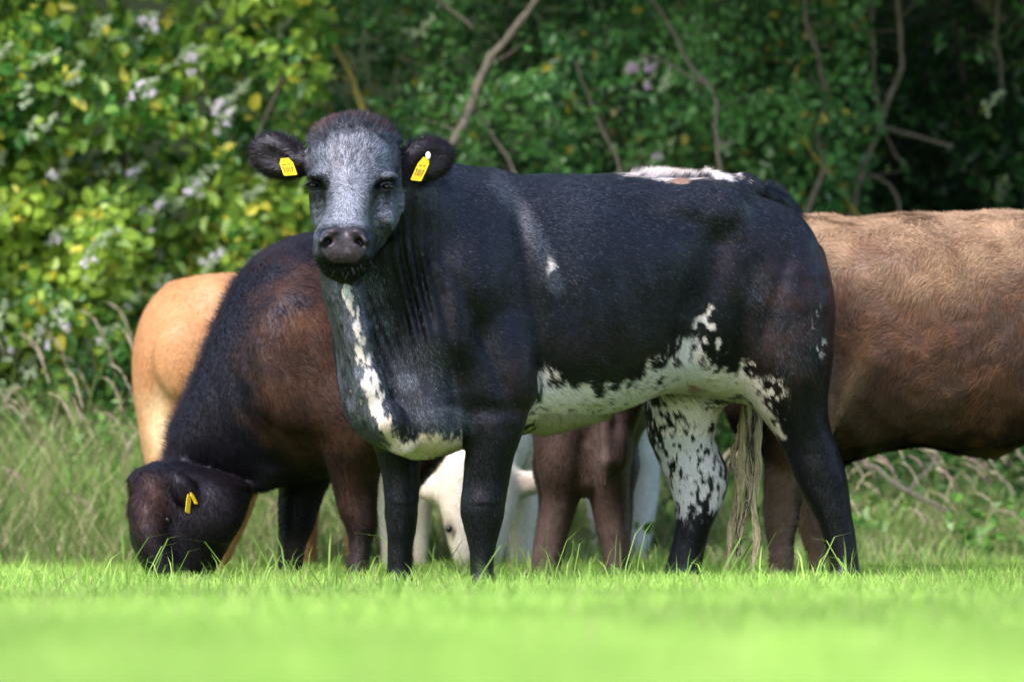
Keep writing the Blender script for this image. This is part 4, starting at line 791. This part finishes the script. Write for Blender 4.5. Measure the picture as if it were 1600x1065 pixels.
fr_l = lambda x, z: 5.0+.10*(z-1)**2*0+.25*sst(-1.3, -.6, x)-.15*z*.4
fr_m = lambda x, z: 5.7+.10*z
fr_r = lambda x, z: 6.0+.25*z*.6
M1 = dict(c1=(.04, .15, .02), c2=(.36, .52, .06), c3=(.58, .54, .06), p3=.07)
shrub('bramble_bush', 'sunlit bramble thicket at the far left with yellowing leaves and white flower sprays', 'bush', -4.6, -2.0, 3.0, 42000, .060, front=fr_l, depth=.9, flowers=44, **M1)
shrub('bramble_bush', 'lime green bramble bush above the tan calf, thick with buds and pale pink blossom', 'bush', -2.0, -.95, 3.0, 26000, .060, front=fr_l, depth=.9, flowers=50, **M1)
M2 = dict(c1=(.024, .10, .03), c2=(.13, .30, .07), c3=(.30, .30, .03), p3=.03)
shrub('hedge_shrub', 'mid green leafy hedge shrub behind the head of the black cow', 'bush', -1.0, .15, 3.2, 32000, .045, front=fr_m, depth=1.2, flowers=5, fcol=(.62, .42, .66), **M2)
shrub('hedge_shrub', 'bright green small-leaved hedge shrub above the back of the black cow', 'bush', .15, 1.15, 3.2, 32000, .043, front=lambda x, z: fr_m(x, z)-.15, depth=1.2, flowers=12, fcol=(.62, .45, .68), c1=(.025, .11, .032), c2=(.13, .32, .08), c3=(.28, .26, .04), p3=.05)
M3 = dict(c1=(.010, .045, .012), c2=(.035, .125, .025), c3=(.16, .20, .03), p3=.03)  # leaf colour darkened to carry the shade of the overhung side
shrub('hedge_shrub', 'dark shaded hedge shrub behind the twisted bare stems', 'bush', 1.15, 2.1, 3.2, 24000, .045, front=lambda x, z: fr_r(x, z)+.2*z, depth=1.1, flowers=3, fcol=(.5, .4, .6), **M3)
shrub('hedge_shrub', 'hedge shrub with leaves coloured for shade at the far right above the pale brown cow', 'bush', 2.1, 4.6, 3.2, 52000, .045, front=fr_r, depth=1.2, flowers=6, fcol=(.5, .4, .6), **M3)
shrub('low_bramble', 'low leafy growth at the foot of the hedge on the left, mixed with seed heads', 'bush', -4.6, -.8, 1.05, 15000, .045, front=lambda x, z: 4.55+.35*z, depth=.6, flowers=10, c1=(.03, .11, .02), c2=(.09, .22, .035), c3=(.3, .3, .08), p3=.04)
shrub('low_bramble', 'low leafy growth at the foot of the hedge on the right', 'bush', .6, 4.6, .75, 15000, .04, front=lambda x, z: 5.1+.35*z, depth=.7, flowers=3, c1=(.02, .08, .015), c2=(.06, .16, .03), c3=(.2, .2, .05), p3=.04)
# tree added out of view, its crown overhangs and shades the right half
tr_ = empty('shade_tree', tuple(W(1730, 900, 6.9)), label='unseen tree added so that its crown shades the right half of the hedge', cat='tree')
branch('trunk', [W(1730, 900, 6.9), W(1715, 500, 6.9), W(1660, 120, 6.7), W(1520, -200, 6.3), W(1360, -450, 5.6)], .11, .05, tr_, M_bark, 12)
branch('limb', [W(1660, 120, 6.7), W(1500, -40, 6.6), W(1300, -160, 6.2), W(1100, -330, 5.6)], .05, .02, tr_, M_bark)
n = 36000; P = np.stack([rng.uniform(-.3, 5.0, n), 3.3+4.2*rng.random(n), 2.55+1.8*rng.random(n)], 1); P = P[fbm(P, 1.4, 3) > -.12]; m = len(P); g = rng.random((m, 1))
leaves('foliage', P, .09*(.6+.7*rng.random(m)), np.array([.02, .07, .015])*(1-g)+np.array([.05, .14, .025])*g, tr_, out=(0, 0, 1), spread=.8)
# dark sheet added behind the hedge: closes gaps, stands for its dim inside
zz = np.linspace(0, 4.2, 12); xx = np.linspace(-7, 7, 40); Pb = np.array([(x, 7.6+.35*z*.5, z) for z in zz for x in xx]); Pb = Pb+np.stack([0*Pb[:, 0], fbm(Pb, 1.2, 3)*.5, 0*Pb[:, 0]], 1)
Pb = np.concatenate([Pb, [(x, 12, 4.3) for x in xx], [(x, 16, 0) for x in xx]]); i = (np.arange(13)[:, None]*40+np.arange(39)[None]).ravel(); mesh('backdrop', Pb, np.stack([i, i+1, i+41, i+40], 1), M_backdrop)['kind'] = 'structure'
# bare stems and branches one can tell apart
def bough(label, pts, r0, r1, y, subs=(), mat=None, name='bare_branch', cat='branch'):
    P3 = [W(a, b, y+.05*math.sin(i)) for i, (a, b) in enumerate(pts)]
    b = empty(name, tuple(P3[-1]), label=label, cat=cat); branch('main_stem', P3, r0, r1, b, mat or M_bark, 9)
    fine = smooth_path(P3, 6)
    for k in range(5 if len(P3) > 3 else 2):
        q = fine[int(len(fine)*(.12+.8*rng.random()))-1]; dv = np.array([rng.choice([-1, 1])*rng.uniform(.06, .2), rng.normal(0, .04), rng.uniform(-.05, .18)]); branch('twig', [q, q+dv*.5+rng.normal(0, .01, 3), q+dv], max(r1*.28, .0025), .0012, b, mat or M_bark, 5)
        L_ = q+dv*rng.uniform(.4, 1.15, (7, 1))+rng.normal(0, .02, (7, 3)); leaves('leaf_spray', L_, .04*(.6+.7*rng.random(7)), np.array([.05, .16, .03])*(.6+.9*rng.random((7, 1))), b)
    for sp, a0, a1, m2 in subs: branch('side_stem', [W(a, b_, y+.05*math.sin(i+1)) for i, (a, b_) in enumerate(sp)], a0, a1, b, m2 or M_bark, 7)
    return b
bough('long curved grey bough slanting down to the right ear of the black cow', [(852, -20), (800, 55), (757, 105), (735, 165), (700, 245), (690, 330)], .017, .022, 5.35)
bough('slanting bough with yellow lichen above the head of the black cow', [(455, -30), (500, 35), (540, 105), (570, 175), (590, 240)], .013, .018, 5.4, mat=M_lich)
bough('short broken dead twig at the top, above the gap between the two boughs', [(672, -12), (705, 15), (742, 44)], .009, .006, 5.3)
bough('thin brown twig running down behind the withers of the black cow', [(730, 150), (765, 205), (808, 280), (820, 330)], .007, .008, 5.4)
bough('thin grey stem leaning through the bramble beside the left ear', [(455, 90), (430, 150), (405, 200), (390, 260)], .007, .008, 5.3)
bough('pair of twisting stems that cross like a figure eight above the black rump', [(1262, -20), (1262, 30), (1280, 90), (1290, 150), (1278, 200), (1288, 260), (1262, 330), (1255, 380)], .012, .014, 5.75,
      [([(1270, 85), (1244, 118), (1246, 170), (1258, 215), (1290, 262), (1318, 300), (1345, 345)], .010, .012, M_lich)])
bough('knotted forked stem with a broken stub pointing right, above the pale brown cow', [(1402, -20), (1408, 40), (1410, 90), (1390, 150), (1374, 200), (1352, 265), (1338, 310), (1325, 380)], .011, .017, 5.85,
      [([(1374, 196), (1420, 210), (1488, 228)], .013, .010, None), ([(1366, -10), (1364, 80), (1368, 140), (1375, 190)], .008, .009, None), ([(1352, 268), (1390, 292), (1412, 345)], .009, .008, None), ([(1380, 205), (1400, 240), (1420, 262)], .007, .005, None)])
bough('thin hanging stem near the top right corner', [(1562, -20), (1555, 60), (1568, 110), (1566, 160)], .008, .005, 5.8)
bough('curving stem in the bright green shrub above the back', [(1015, -10), (1050, 45), (1075, 90), (1112, 145), (1120, 200), (1126, 275)], .008, .010, 5.3, [([(1000, 85), (1060, 105), (1110, 140)], .006, .007, None)])
bough('thin pale twig among leaves above the middle of the back', [(900, 95), (930, 170), (960, 240), (975, 290)], .005, .007, 5.3)
b_ = empty('fallen_branch', tuple(W(1400, 800, 4.2)), label='fallen grey branch lying in the rough grass under the pale brown cow', cat='branch')
branch('main_stem', [W(1340, 712, 3.9), W(1400, 752, 3.8), W(1440, 776, 3.75), W(1486, 802, 3.7)], .012, .009, b_, M_bark); branch('side_stem', [W(1425, 765, 3.8), W(1455, 725, 4.0), W(1470, 695, 4.1)], .008, .005, b_, M_bark)
print('veg', time.time()-T0)
